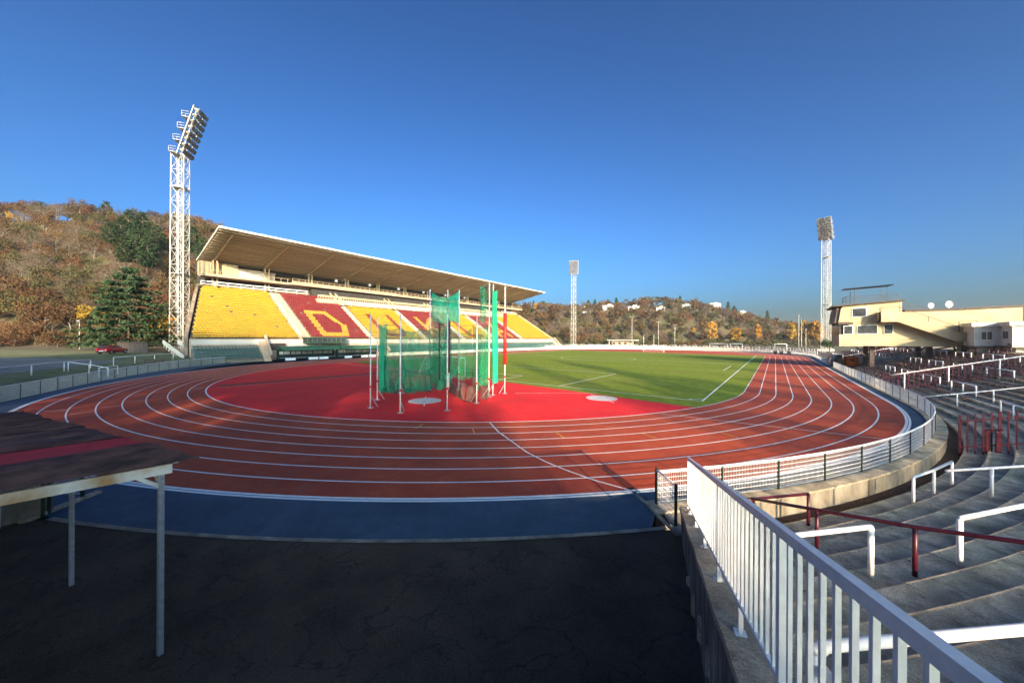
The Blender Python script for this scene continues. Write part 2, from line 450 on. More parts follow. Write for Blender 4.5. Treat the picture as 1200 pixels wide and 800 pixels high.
# infield, track, apron -------------------------------------------------
apron = ring('blue_apron', RO, 44.35, -0.006, M['blue']); tag(apron, kind='structure')
mb = MB(); mb.strip([(x, y, -0.006) for x, y in arc(44.34, -100, -41.6, 50)], [(x, y, -0.006) for x, y in arc(45.6, -100, -42.9, 50)])
mb.build('apron_widening', M['blue'], apron)
track = ring('running_track', RK, RO, 0.0, M['track']); tag(track, kind='structure')
a_edge = math.degrees(math.asin(-11.8 / RK))
# red area in the near bend, grass over the rest, red area in the far bend
pn = arc(RK - 0.01, 180 - math.degrees(math.asin(-5.0 / RK)), 360 + math.degrees(math.asin(-12.2 / RK)), 64)
D1 = flat('red_infield', pn, 0.0, M['dred']); tag(D1, kind='structure')
xl, yl = pn[0]; xr, yr = pn[-1]
gp = [(xl, yl)] + [(xr, yr)] + arc(RK - 0.01, math.degrees(math.asin(-12.2 / RK)), 0, 8)[1:] + [(RK - 0.01, LS + 4)] + [(-RK + 0.01, LS + 4)] + arc(RK - 0.01, 180, 180 - math.degrees(math.asin(-5.0 / RK)), 8)[:-1]
pitch = flat('pitch', gp, 0.004, M['grass']); tag(pitch, kind='structure')
pf = [(RK - 0.01, LS + 4.0)] + arc(RK - 0.01, 7, 173, 50, (0, LS)) + [(-RK + 0.01, LS + 4.0)]
D2 = flat('far_infield', pf, 0.0, M['track']); tag(D2, kind='structure')
# mowing bands: wide strips of slightly different grass
M['grass2'] = mat('pitch_grass_band', (0.11, 0.155, 0.014), (0.19, 0.23, 0.025), 0.9, 1.2, 9, 0.8, 14, c3=(0.17, 0.18, 0.036), scale3=0.09, f3=0.6, spec=0.1)
for k in range(9):
    y = -6 + k * 10.4
    flat('mown_band', [(-30, y), (30.2, y), (30.2, y + 5.2), (-30, y + 5.2)], 0.008, M['grass2'], pitch)


def line_poly(name, pts, w, z, m, parent, closed=False):
    A = []; B = []
    n = len(pts)
    for i in range(n):
        p0 = Vector(pts[max(i - 1, 0)]); p1 = Vector(pts[min(i + 1, n - 1)])
        d = (p1 - p0).normalized(); nn = Vector((-d.y, d.x))
        A.append((pts[i][0] + nn.x * w / 2, pts[i][1] + nn.y * w / 2, z)); B.append((pts[i][0] - nn.x * w / 2, pts[i][1] - nn.y * w / 2, z))
    mb = MB(); mb.strip(B, A)
    return mb.build(name, m, parent)


for k in range(9):
    P = path(RK + k * LW, 120); P.append(P[0])
    w = 0.075 if k else 0.11
    if k == 8: w = 0.12
    line_poly('lane_line', P, w, 0.004 + 0.0003 * k, M['line'], track)
# raised concrete kerb of lane one, and double outer edge
P = path(RO + 0.14, 120); P.append(P[0])
line_poly('edge_line', P, 0.11, 0.0, M['line'], apron)
line_poly('break_line', [(22.45, -25.25), (24.2, -26.5), (25.66, -27.3), (27.2, -28.15), (28.55, -28.65), (29.6, -28.9), (30.9, -29.1), (32.2, -29.1)], 0.07, 0.009, M['line'], track)


def radial(a, r0, r1, w, m, name='cross_line'):
    c, s = math.cos(R_(a)), math.sin(R_(a))
    line_poly(name, [(r0 * c, r0 * s), (r1 * c, r1 * s)], w, 0.010, m, track)


def pt_line(p, q, w=0.06, m='line', z=0.010, name='cross_line', par=None):
    line_poly(name, [p, q], w, z, M[m], par or track)


pt_line((29.93, -16.16), (40.46, -15.0)); pt_line((40.3, -8.7), (42.35, -8.81), 0.06, 'yline', 0.0107)
for p, q in [((22.57, -26.85), (23.36, -27.52)), ((26.69, -24.63), (27.48, -25.2)), ((30.36, -21.88), (31.19, -22.21)), ((33.71, -18.97), (34.56, -19.5)), ((19.6, -28.0), (20.1, -28.9))]:
    pt_line(p, q, 0.06, 'yline')
for k, (p, q) in enumerate([((-2.96, -41.94), (-2.39, -40.96)), ((-0.15, -40.81), (-0.36, -39.82)), ((-1.98, -39.52), (-1.92, -38.61)), ((-3.94, -38.2), (-3.67, -37.18)), ((-5.35, -36.65), (-5.6, -35.76)), ((-8.26, -33.53), (-8.97, -32.66))]):
    pt_line(p, q, 0.07)
for k in range(8):      # staggered marks on the right straight
    x0 = RK + k * LW
    pt_line((x0 + 0.1, 2 + 3.6 * (7 - k) * 0.5), (x0 + LW - 0.1, 2 + 3.6 * (7 - k) * 0.5), 0.05)
    pt_line((x0 + 0.1, 24 + k * 0.2), (x0 + LW - 0.1, 24 + k * 0.2), 0.05)
# runway across the red area
rd = Vector((-8.0 + 7.6, -13.9 + 30.6)).normalized()
line_poly('runway', [(-9.3, -31.6), (-8.9, -23), (-8.6, -7.8)], 2.2, 0.005, M['runway'], D1)
line_poly('runway_line', [(-7.9, -31.9), (-7.55, -23), (-7.3, -7.8)], 0.06, 0.0065, M['line'], D1)
line_poly('sector_line', [(17.0, -15.6), (22.9, -10.7)], 0.06, 0.005, M['line'], D1)
# pitch markings
GLY = -9.0
for nm, a, b in [('touch_line', (31.3, GLY), (31.3, 92)), ('goal_line', (-31.3, GLY), (31.3, GLY)), ('goal_line', (-31.3, 92), (31.3, 92)), ('touch_line', (-31.3, GLY), (-31.3, 92)),
                 ('penalty_line', (17.8, GLY), (17.8, GLY + 16.5)), ('penalty_line', (-17.8, GLY), (-17.8, GLY + 16.5)), ('penalty_line', (-17.8, GLY + 16.5), (17.8, GLY + 16.5)),
                 ('halfway_line', (-31.3, 41.5), (31.3, 41.5)), ('goal_area_line', (-9.1, GLY + 5.5), (9.1, GLY + 5.5)), ('goal_area_line', (9.1, GLY), (9.1, GLY + 5.5)), ('goal_area_line', (-9.1, GLY), (-9.1, GLY + 5.5)),
                 ('penalty_line', (-17.8, 75.5), (17.8, 75.5)), ('technical_line', (29.4, 24), (29.4, 36))]:
    line_poly(nm, [a, b], 0.12, 0.0125 + 0.0004 * random.random(), M['line'], pitch)
line_poly('centre_circle', arc(9.15, 0, 360, 48, (0, 41.5)), 0.12, 0.0145, M['line'], pitch)
line_poly('corner_arc', arc(1.0, 90, 180, 10, (31.3, GLY)), 0.1, 0.0150, M['line'], pitch)

# driveway asphalt with its concrete edging
dv = flat('driveway', arc(45.6, -64, -43.0, 24) + [(33.9, -30.75), (34.35, -31.0), (35.4, -34), (37.4, -42), (42, -58), (30, -75), (12, -60)], -0.004, M['asph']); tag(dv, kind='structure')
mb = MB()
A = [(x, y, 0.012) for x, y in arc(45.57, -64, -42.4, 40)]; B = [(x, y, 0.012) for x, y in arc(45.72, -64, -42.4, 40)]
mb.strip(A, B); mb.f = [tuple(reversed(f)) for f in mb.f]
mb.build('edging', M['concw'], dv)
line_poly('edging', [(32.1, -28.9), (34.05, -30.95)], 0.14, 0.0, M['concw'], dv)
# concrete pad between the driveway edge and the gate post
pad = flat('concrete_pad', [(33.3, -29.75), (34.0, -30.9), (34.7, -30.5), (34.0, -29.3)], 0.004, M['concw'], dv)
# left forecourt beyond the driveway edge

# ------------------------------------------------------------------ left bank and car park
LF = [(19.0, -41.6), (12.0, -44.1), (4.0, -45.5), (-4.0, -45.4), (-10.3, -44.2), (-16.0, -42.1), (-20.2, -40.55), (-24.5, -38.7), (-32.7, -34.7), (-39.9, -30.3), (-44.6, -25.9), (-47.0, -22.0)]


def offset(P, d):
    out = []
    for i in range(len(P)):
        p0 = Vector(P[max(i - 1, 0)]); p1 = Vector(P[min(i + 1, len(P) - 1)])
        t = (p1 - p0).normalized(); n = Vector((t.y, -t.x))          # outward: right of travel is inside, so flip
        out.append((P[i][0] - n.x * d, P[i][1] - n.y * d))
    return out


rows = [(-2.6, -0.012), (0.0, -0.010), (0.5, 0.05), (3.2, 0.75), (5.0, 0.95), (9, 1.35), (15, 1.85), (24, 2.0), (60, 2.05)]
mb = MB()
for (d0, z0), (d1, z1) in zip(rows[1:-1], rows[2:]):
    mb.strip([(x, y, z0) for x, y in offset(LF, d0)], [(x, y, z1) for x, y in offset(LF, d1)])
bank = mb.build('grass_bank', M['verge'], smooth=True); tag(bank, kind='structure')
mb = MB()
mb.strip([(x, y, -0.010) for x, y in offset(LF, -3.2)], [(x, y, -0.010) for x, y in offset(LF, 0.02)])
o = mb.build('apron_edge', M['blue']); tag(o, kind='structure')
# car park: a flat asphalt area cut across the bank top
mb = MB()
pr_ = [(6.6, 1.135), (9, 1.375), (15, 1.875), (24, 2.03), (46, 2.09)]
for (d0, z0), (d1, z1) in zip(pr_, pr_[1:]):
    mb.strip([(x, y, z0) for x, y in offset(LF[1:10], d0)], [(x, y, z1) for x, y in offset(LF[1:10], d1)])
cp = mb.build('car_park', M['road']); tag(cp, kind='structure')
for k in range(-1, 1): pass

# ------------------------------------------------------------------ terraces
TR0, TT, TRISE = 45.45, 0.72, 0.209
TZ0 = -0.43


def terrace_z(rho):
    return TZ0 + TRISE * max(0, math.floor((rho - TR0) / TT))


WA = Vector((34.08, -30.82)); WD = Vector((0.27393, -0.96175)); WN = Vector((0.96175, 0.27393))


def wall_theta(r):
    lo, hi = -2.0, 14.0
    for _ in range(40):
        m = (lo + hi) / 2
        p = WA + WN * 0.12 + WD * m
        if p.length < r: lo = m
        else: hi = m
    p = WA + WN * 0.12 + WD * lo
    return math.degrees(math.atan2(p.y, p.x))


terrace = bpy.data.objects.new('terrace', None); COL.objects.link(terrace); terrace['kind'] = 'structure'; ORG[terrace] = Vector((0, 0, 0))
NR = 20
cnt = 0
for k in range(NR):
    r0 = TR0 + k * TT; r1 = r0 + TT - 0.012; zt = TZ0 + k * TRISE
    th0 = wall_theta((r0 + r1) / 2)
    ang = math.degrees(1.75 / r0)
    nseg = int(abs(th0) / ang)
    if k < 15:
        a = th0
        off = random.random() * ang * 0.6
        first = True
        while a < -0.3:
            b = min(a + (ang - off if first else ang), 0); first = False
            if -b < 0.6: b = 0
            dz = random.uniform(-0.006, 0.006)
            A = arc(r0, a, b - 0.012, 3); B = arc(r1, a, b - 0.012, 3)
            poly = A + B[::-1]
            zz = zt + dz; cf = random.uniform(0.03, 0.05)
            C_ = arc(r0 + cf, a, b - 0.012, 3)
            vs = [(x, y, zt - 0.42) for x, y in A] + [(x, y, zz - cf) for x, y in A] + [(x, y, zz) for x, y in C_] + [(x, y, zz) for x, y in B] + [(x, y, zt - 0.42) for x, y in B]
            mb = MB(); n4 = 4
            for L_ in range(4):
                mb.add(vs, [(L_ * n4 + i, L_ * n4 + i + 1, (L_ + 1) * n4 + i + 1, (L_ + 1) * n4 + i) for i in range(3)], 1 if L_ == 1 else 0)
            mb.v = vs; mb.f = [tuple(i % len(vs) for i in f) for f in mb.f]
            mb.add([], [(0, 4, 8, 12, 16), (19, 15, 11, 7, 3)], 0); mb.f[-2:] = [(0, 4, 8, 12, 16), (19, 15, 11, 7, 3)]
            mb.build('slab', [M['conc'], M['nosing']], terrace); cnt += 1
            a = b
    else:
        A = arc(r0, th0, 0, 24); B = arc(r1, th0, 0, 24)
        mb = MB(); mb.prism(A + B[::-1], zt - 0.42, zt); mb.build('step', M['conc'], terrace)
    # straight run in long sections
    y = 0.0
    while y < 100:
        L = 6.0
        if r0 < 49.2 and 46.5 < y + L / 2 < 54: y += L; continue
        mb = MB(); mb.box(((r0 + r1) / 2, y + L / 2, zt - 0.21 + random.uniform(-.005, .005)), (TT - 0.012, L - 0.015, 0.42)); mb.build('step', M['conc'], terrace); y += L
# landing behind the top row and the gutter along the bottom
mb = MB()
A = arc(44.9, -43.2, 0, 40) + [(44.9, 100)]; B = arc(45.5, -43.2, 0, 40) + [(45.5, 100)]
mb.strip([(x, y, -0.62) for x, y in A], [(x, y, -0.60) for x, y in B]); mb.f = [tuple(reversed(f)) for f in mb.f]
tag(mb.build('gutter', M['gut']), kind='structure')
mb = MB()
rt_ = TR0 + NR * TT
A = arc(rt_ - 0.02, -50, 0, 30) + [(rt_ - 0.02, 100)]; B = arc(rt_ + 9, -50, 0, 30) + [(rt_ + 9, 100)]
mb.strip([(x, y, TZ0 + (NR - 1) * TRISE - 0.02) for x, y in A], [(x, y, TZ0 + NR * TRISE) for x, y in B]); mb.f = [tuple(reversed(f)) for f in mb.f]
tag(mb.build('terrace_walk', M['conc']), kind='structure')
# far bend terraces: a few low rows
for k in range(7):
    r0 = 46.2 + k * 0.8; zt = 0.15 + k * 0.22
    for a0, a1 in ((0, 45), (45, 90), (90, 135), (135, 178)):
        A = arc(r0, a0 + 0.05, a1, 16, (0, LS)); B = arc(r0 + 0.79, a0 + 0.05, a1, 16, (0, LS))
        mb = MB(); mb.prism(A + B[::-1], zt - 0.6, zt); mb.f = [tuple(reversed(f)) for f in mb.f]
        mb.build('step', M['sconc'], terrace)
for k in range(7):
    x = 46.2 + k * 0.8
    mb = MB(); mb.box((x + 0.4, 92.2, -0.45 + 0.15 + k * 0.22), (0.79, 15.0, 0.9))

# ------------------------------------------------------------------ fence kerb wall and track fence on the right
def fence_panel_mesh(L, H, name, wires=None):
    mb = MB()
    for j in range(7):
        z = 0.06 + j * (H - 0.10) / 6
        mb.bar((0.03, 0, z), (L - 0.03, 0, z), 0.016 if j % 2 == 0 else 0.012)
    n = wires or int(L / 0.062)
    for i in range(1, n):
        x = L * i / n
        vs = [(x - .0032, -.003, .03), (x + .0032, -.003, .03), (x, .003, .03), (x - .0032, -.003, H - .02), (x + .0032, -.003, H - .02), (x, .003, H - .02)]
        mb.add(vs, [(0, 1, 4, 3), (1, 2, 5, 4), (2, 0, 3, 5)])
    return mb.mesh(name, M['white'])


def resample(P, step):
    P = [Vector(p) for p in P]
    out = [P[0].copy()]; need = step
    for a, b in zip(P, P[1:]):
        L = (b - a).length; t = 0
        while L - t >= need:
            t += need; out.append(a + (b - a) * (t / L)); need = step
        need -= (L - t)
    return out


def mesh_fence(name, P, step, H, z, label, rail_r=0.028, postm='dkgreen', zf=None):
    Q = resample(P, step)
    root = empty(name, (Q[0].x, Q[0].y, z), label, 'fence')
    pm = MB().box((0, 0, H / 2 + 0.0), (0.06, 0.06, H)).mesh('post', M[postm])
    pan = fence_panel_mesh(step, H, 'mesh_panel')
    rail = []
    for i, q in enumerate(Q):
        d = (Q[min(i + 1, len(Q) - 1)] - Q[max(i - 1, 0)]); a = math.atan2(d.y, d.x)
        loc = Vector((q.x, q.y, z)) - ORG[root]
        mobj('post', pm, root, loc, a)
        rail.append((q.x, q.y, z + H + 0.02))
        if i < len(Q) - 1:
            dd = Q[i + 1] - q; a = math.atan2(dd.y, dd.x)
            mobj('mesh_panel', pan, root, loc, a)
    MB().tube(rail, rail_r, 8).build('top_rail', M['white'], root, True)
    return root


RF = 44.5
fp = arc(RF, -41.8, 0, 60) + [(RF, 46.0)]
kw = empty('kerb_wall', (RF, 0, -0.7), 'low weathered concrete kerb wall carrying the mesh fence above the gutter', 'wall')
mb = MB()
A = arc(RF - 0.22, -42.2, 0, 60) + [(RF - 0.22, 46)]; B = arc(RF + 0.42, -42.2, 0, 60) + [(RF + 0.42, 46)]
mb.prism(A + B[::-1], -0.75, 0.0)
mb.build('wall', M['concw'], kw)
mb = MB()
A = arc(RF - 0.26, -42.2, 0, 60) + [(RF - 0.26, 46)]; B = arc(RF + 0.46, -42.2, 0, 60) + [(RF + 0.46, 46)]
mb.prism(A + B[::-1], 0.0, 0.06)
mb.build('coping', M['conc'], kw)
mesh_fence('track_fence', fp, 2.35, 0.98, 0.06, 'white mesh fence with dark green posts curving on the concrete kerb beside the terraces')
# short return of the fence towards the retaining wall, with gate post
P0 = Vector((RF * math.cos(R_(-41.8)), RF * math.sin(R_(-41.8))))
gt = empty('fence_gate', (P0.x, P0.y, 0), 'small white mesh gate with dark green posts at the concrete wall end', 'gate')
P1 = P0 + Vector((0.62, -0.72)) * 1.15
for q in (P0 - Vector((0.03, -0.06)), P1):
    MB().box((q.x, q.y, 0.57), (0.07, 0.07, 1.14)).build('post', M['dkgreen'], gt)
pg = fence_panel_mesh((P1 - P0).length, 0.98, 'gate_mesh')
mobj('gate_mesh', pg, gt, (0, 0, 0.08), math.atan2(P1.y - P0.y, P1.x - P0.x))
MB().tube([(P0.x, P0.y, 1.10), (P1.x, P1.y, 1.10)], 0.028).build('top_rail', M['white'], gt, True)
# fence beyond the container and round the far bend
mesh_fence('far_track_fence', [(RF, 53.5), (RF, LS)] + arc(RF + 0.2, 0, 176, 50, (0, LS)), 2.4, 1.05, 0.0, 'long white mesh fence round the far bend of the track', postm='galv')
fk = MB()
A = [(RF - .1, 53.5), (RF - .1, LS)] + arc(RF, 0, 176, 50, (0, LS))[1:]; B = [(RF + .25, 53.5), (RF + .25, LS)] + arc(RF + .35, 0, 176, 50, (0, LS))[1:]
fk.prism(A + B[::-1], -0.3, 0.42)
tag(fk.build('far_kerb_wall', M['hwhite']), 'pale low concrete wall below the far bend fence', 'wall')
mesh_fence('bank_fence', LF[1:], 2.5, 1.18, 0.0, 'pale mesh fence with dark green posts between blue apron and grass bank')

# ------------------------------------------------------------------ retaining wall and balustrade on the right of the driveway
def wp(t, off, z):
    p = WA + WD * t + WN * off
    return (p.x, p.y, z)


rw = empty('retaining_wall', wp(0, 0.2, -0.5), 'rough concrete retaining wall carrying the white balustrade beside the dark driveway', 'wall')
TS = [i * 0.5 for i in range(0, 41)]
mb = MB()
sec = []
for t in TS:
    zt = 0.70 + 0.2 * t + random.uniform(-0.012, 0.012)
    sec.append([wp(t, 0.0 + random.uniform(-.008, .008), -0.5), wp(t, 0.0 + random.uniform(-.008, .008), zt - 0.09), wp(t, 0.36, zt - 0.09), wp(t, 0.36, -0.6)])
n = len(sec)
vs = [p for s_ in sec for p in s_]
fs = []
for i in range(n - 1):
    for j in range(3):
        a = i * 4 + j; fs.append((a, a + 1, a + 5, a + 4))
fs += [(3, 2, 1, 0), ((n - 1) * 4, (n - 1) * 4 + 1, (n - 1) * 4 + 2, (n - 1) * 4 + 3)]
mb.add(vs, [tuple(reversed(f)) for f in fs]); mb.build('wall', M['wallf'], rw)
mb = MB()
sec = []
for t in TS:
    zt = 0.70 + 0.2 * t + random.uniform(-0.008, 0.008)
    o0 = -0.03 + random.uniform(-.012, .012)
    sec.append([wp(t - 0.03, o0, zt - 0.10), wp(t - 0.03, o0, zt), wp(t - 0.03, 0.40, zt + 0.01), wp(t - 0.03, 0.40, zt - 0.10)])
vs = [p for s_ in sec for p in s_]
fs = []
for i in range(n - 1):
    for j in range(4):
        a = i * 4 + j; b = i * 4 + (j + 1) % 4; fs.append((a, b, b + 4, a + 4))
fs += [(3, 2, 1, 0), ((n - 1) * 4, (n - 1) * 4 + 1, (n - 1) * 4 + 2, (n - 1) * 4 + 3)]
mb.add(vs, [tuple(reversed(f)) for f in fs]); mb.build('coping', M['conc'], rw)

bal = empty('balustrade', wp(0, 0.17, 0.75), 'white steel balustrade with square balusters on the sloping concrete wall', 'railing')
BO = 0.17
ztop = lambda t: 2.02 + 0.243 * t
zbot = lambda t: 0.80 + 0.243 * t
T1 = 9.6
MB().bar(wp(-0.05, BO, ztop(-0.05) - 0.03), wp(T1, BO, ztop(T1) - 0.03), 0.065, 0.075).build('top_rail', M['whitef'], bal)
MB().bar(wp(-0.05, BO, zbot(-0.05)), wp(T1, BO, zbot(T1)), 0.04, 0.04).build('bottom_rail', M['whitef'], bal)
posts_t = [0.05, 1.60, 4.13, 6.66, 9.2]
for t in posts_t:
    zb = 0.70 + 0.2 * t
    mb = MB(); p = wp(t, BO, 0)
    ra = math.atan2(WD.y, WD.x)
    mb.box((p[0], p[1], (zb + ztop(t) - 0.07) / 2), (0.075, 0.055, ztop(t) - 0.07 - zb), ra)
    mb.box((p[0], p[1], zb + 0.012), (0.16, 0.13, 0.014), ra)
    mb.build('post', M['whitef'], bal)
t = 0.19
bm_ = {}
while t < T1:
    if min(abs(t - q) for q in posts_t) > 0.07:
        p = wp(t, BO, 0)
        MB().box((p[0], p[1], (zbot(t) + ztop(t) - 0.07) / 2), (0.032, 0.028, ztop(t) - 0.07 - zbot(t)), math.atan2(WD.y, WD.x)).build('baluster', M['whitef'], bal)
    t += 0.170
for t in (0.55, 2.8, 5.4):
    p = wp(t, BO, 0.70 + 0.2 * t); hb = zbot(t) - p[2] + 0.01
    MB().box((p[0], p[1], p[2] + hb / 2), (0.045, 0.045, hb), math.atan2(WD.y, WD.x)).box((p[0], p[1], p[2] + 0.008), (0.13, 0.12, 0.012), math.atan2(WD.y, WD.x)).build('foot_bracket', M['whitef'], bal)

# ------------------------------------------------------------------ crush barriers and handrails on the terraces
def rho(x, y):
    return x if y > 0 else math.hypot(x, y)


def barrier(name, posts, h, m, label, group=None, r=0.042, ends=(0, 0), zs=None):
    """posts: plan points; tube rail over them; ends = how far the rail runs past the first / last post"""
    z0 = [terrace_z(rho(*p)) for p in posts] if zs is None else zs
    root = empty(name, (posts[0][0], posts[0][1], z0[0]), label, 'barrier', group)
    tops = [Vector((p[0], p[1], z + h)) for p, z in zip(posts, z0)]
    for p, z, tp in zip(posts, z0, tops):
        MB().tube([(p[0], p[1], z - 0.08), (p[0], p[1], tp.z - r * 0.4)], r, 10).build('post', M[m], root, True)
    line = list(tops)
    if ends[0]:
        d = (tops[0] - tops[1]).normalized(); line.insert(0, tops[0] + d * ends[0])
    if ends[1]:
        d = (tops[-1] - tops[-2]).normalized(); line.append(tops[-1] + d * ends[1])
    MB().tube(line, r, 10).build('rail', M[m], root, True)
    return root


barrier('crush_barrier', [(39.67, -23.48), (40.45, -22.05), (41.29, -20.35)], 0.98, 'white', 'short white three-post barrier on the lowest step beside the dark gutter', 'white crush barriers')
barrier('handrail', [(41.6, -22.3), (43.3, -21.2), (45.2, -20.0)], 0.98, 'white', 'white handrail running up the steps from the short three-post barrier', ends=(1.35, 0.4))
barrier('crush_barrier', [(39.08, -29.26), (40.75, -27.1), (42.1, -24.9)], 1.0, 'white', 'white barrier crossing behind the long maroon handrail on the middle steps', 'white crush barriers', ends=(0.0, 0.3), r=0.048)
barrier('crush_barrier', [(37.53, -30.94), (36.25, -32.35)], 1.02, 'white', 'white barrier ending at the balustrade with one post beside the maroon handrail', 'white crush barriers', ends=(0.0, 0.0), r=0.048)
barrier('handrail', [(36.84, -29.49), (38.24, -30.3), (40.0, -31.3), (41.7, -32.3)], 0.98, 'maroon', 'long dark maroon handrail climbing the near steps', ends=(1.6, 0.5), r=0.04)
barrier('crush_barrier', [(36.82, -27.17), (35.55, -28.6)], 0.95, 'maroon', 'short maroon barrier beside the gutter under the kerb wall', ends=(0, 0.3), r=0.042)
# close white barrier with a bent corner
q = empty('corner_barrier', (36.34, -36.31, 1.05), 'thick white bent pipe barrier standing close behind the balustrade', 'barrier', None)
zb_ = 2.2
MB().tube([(36.34, -36.30, zb_ - 0.10), (36.34, -36.29, zb_ - 0.03), (36.40, -36.22, zb_), (37.2, -35.47, zb_), (38.0, -34.72, zb_), (40.6, -32.2, zb_)], 0.052, 12).build('rail', M['white'], q, True)
MB().tube([(36.34, -36.31, 0.9), (36.34, -36.31, zb_ - 0.05)], 0.048, 12).build('post', M['white'], q, True)
MB().tube([(36.38, -36.33, zb_ - 0.14), (36.75, -37.3, zb_ - 0.10)], 0.048, 12).build('rail', M['white'], q, True)
MB().tube([(39.3, -33.46, 0.9), (39.3, -33.46, zb_)], 0.048, 12).build('post', M['white'], q, True)


def divider(name, pts_, h, label, zrail=(0.25, 0.95), sp=0.36):
    """maroon vertical-bar fence climbing the terrace"""
    a = Vector(pts_[0]); b = Vector(pts_[1]); L = (b - a).length; d = (b - a) / L
    root = empty(name, (a.x, a.y, terrace_z(rho(*a))), label, 'fence')
    n = int(L / sp)
    bars = []
    for i in range(n + 1):
        p = a + d * (i * sp); z = terrace_z(rho(p.x, p.y)) if rho(p.x, p.y) > TR0 else -0.6
        zl = TZ0 + (rho(p.x, p.y) - TR0) / TT * TRISE
        w = 0.05 if i % 5 else 0.085
        MB().box((p.x, p.y, (z + zl + h) / 2), (w, w, zl + h - z)).build('bar' if i % 5 else 'post', M['maroon'], root)
    za = TZ0 + (rho(*a) - TR0) / TT * TRISE; zb = TZ0 + (rho(*b) - TR0) / TT * TRISE
    for f in zrail:
        MB().bar((a.x, a.y, za + h * f), (b.x, b.y, zb + h * f), 0.04, 0.06).build('rail', M['maroon'], root)
    return root


divider('divider_fence', [(43.3, -13.55), (58.3, -13.4)], 1.85, 'maroon vertical-bar fence climbing the terrace from the bend of the kerb wall', (0.14, 0.82), 0.24)
divider('divider_fence', [(45.2, 12.6), (59.3, 12.6)], 2.0, 'taller maroon bar fence climbing the terrace towards the cream building', (0.1, 0.78))
divider('divider_fence', [(45.2, 60.0), (57.5, 60.0)], 2.0, 'distant maroon bar fence climbing the terrace beyond the elevated building', (0.1, 0.78))
# maroon box posts in the near divider
mq = empty('turnstile_post', (44.3, -13.9, -0.3), 'stout maroon box posts with sloping cap in the near bar fence', 'post')
for dx in (0, 0.45):
    MB().box((44.15 + dx * .6, -13.5 - dx * .3, 0.2), (0.13, 0.13, 1.1)).build('post', M['maroon'], mq)
MB().bar((44.05, -13.45, 0.76), (44.55, -13.68, 0.90), 0.22, 0.07).build('cap', M['maroon'], mq)
# white handrails up the aisles
barrier('handrail', [(47.16, 1.3), (48.9, 1.45), (51.2, 1.5), (53.6, 1.6), (56.4, 1.7)], 0.98, 'white', 'long white handrail climbing the terrace between the two maroon bar fences', ends=(2.3, 0.5))
barrier('handrail', [(46.6, 12.1), (49.5, 12.1), (52.5, 12.1), (55.5, 12.1), (58.5, 12.1)], 1.9, 'white', 'pale handrail along the top of the taller maroon bar fence', ends=(1.0, 0.3), r=0.05)
barrier('handrail', [(46.6, 66.1), (49.5, 66.1), (52.5, 66.1), (55.5, 66.1)], 1.1, 'white', 'white handrail climbing the terrace under the far end of the elevated building', ends=(1.0, 0.3))
# rows of white and maroon crush barriers set out along the rows
rowsW = [(48.93, [(4.33, 3), (12.0, 3), (20, 3), (28, 3)]), (52.6, [(-2.0, 3), (3.6, 2), (10.0, 3), (18, 3), (26, 3), (34, 3)]), (56.2, [(2, 3), (8, 3), (15, 3), (23, 3), (31, 3), (39, 3)]),
         (49.0, [(58, 3), (66, 3), (74, 3), (82, 3), (90, 3)]), (52.6, [(54, 3), (62, 3), (70, 3), (78, 3), (86, 3)]), (56.2, [(50, 3), (58, 3), (66, 3), (74, 3), (84, 3)])]
for x, ss in rowsW:
    for y, k in ss:
        lab = 'white crush barrier on the terrace rows between the bend and the elevated building' if y < 45 else 'white crush barrier on the distant terrace rows beyond the elevated building'
        barrier('crush_barrier', [(x, y + 2.45 * i) for i in range(k)], 0.98, 'white', lab, 'white crush barriers near the building' if y < 45 else 'white crush barriers beyond the building', r=0.05)
for x, ss in [(47.0, [15, 22.5, 30, 62, 70, 78]), (50.7, [16, 24, 32, 60, 68, 76, 84]), (54.4, [7, 15.5, 23.5, 31.5, 57, 65, 73, 81]), (58.0, [12.5, 20, 28, 36, 60, 70, 80]), (59.6, [-3, 4, 16, 24, 32])]:
    for y in ss:
        lab = 'low maroon crush barrier on the terrace rows between the bend and the elevated building' if y < 45 else 'low maroon crush barrier on the distant terrace rows beyond the elevated building'
        barrier('crush_barrier', [(x, y + 2.2 * i) for i in range(3)], 0.85, 'maroon', lab, 'maroon crush barriers near the building' if y < 45 else 'maroon crush barriers beyond the building', r=0.045)
for a, r in [(-8, 48.0), (-17, 49.4), (-9, 51.6), (-21, 52.3), (-4, 54.5), (-14, 55.2)]:
    pts = [(r * math.cos(R_(a + d)), r * math.sin(R_(a + d))) for d in (0, 2.4, 4.8)]
    m_ = 'maroon' if a in (-17, -21, -14) else 'white'
    barrier('crush_barrier', pts, 0.95, m_, 'curved-row %s crush barrier on the steps past the near maroon bar fence' % m_, '%s barriers on the bend steps' % m_)
# maroon benches along the terrace rows
for (ya, yb) in ((3.0, 11.8), (13.4, 39.0), (56.5, 98.0)):
    for k in range(3, 19, 1):
        if k % 2 == 0 and ya < 10: continue
        xb = TR0 + k * TT + 0.5; zb = TZ0 + k * TRISE
        if ya < 10 and xb > 54: continue
        bt = empty('terrace_bench', (xb, (ya + yb) / 2, zb), 'long low maroon bench along a terrace row', 'bench', 'maroon benches along the terrace rows')
        MB().box((xb, (ya + yb) / 2, zb + 0.36), (0.26, yb - ya, 0.05)).build('seat', M['maroon'], bt)
        y = ya + 0.5
        while y < yb:
            MB().box((xb, y, zb + 0.17), (0.10, 0.05, 0.34)).build('leg', M['brown'], bt); y += 2.9
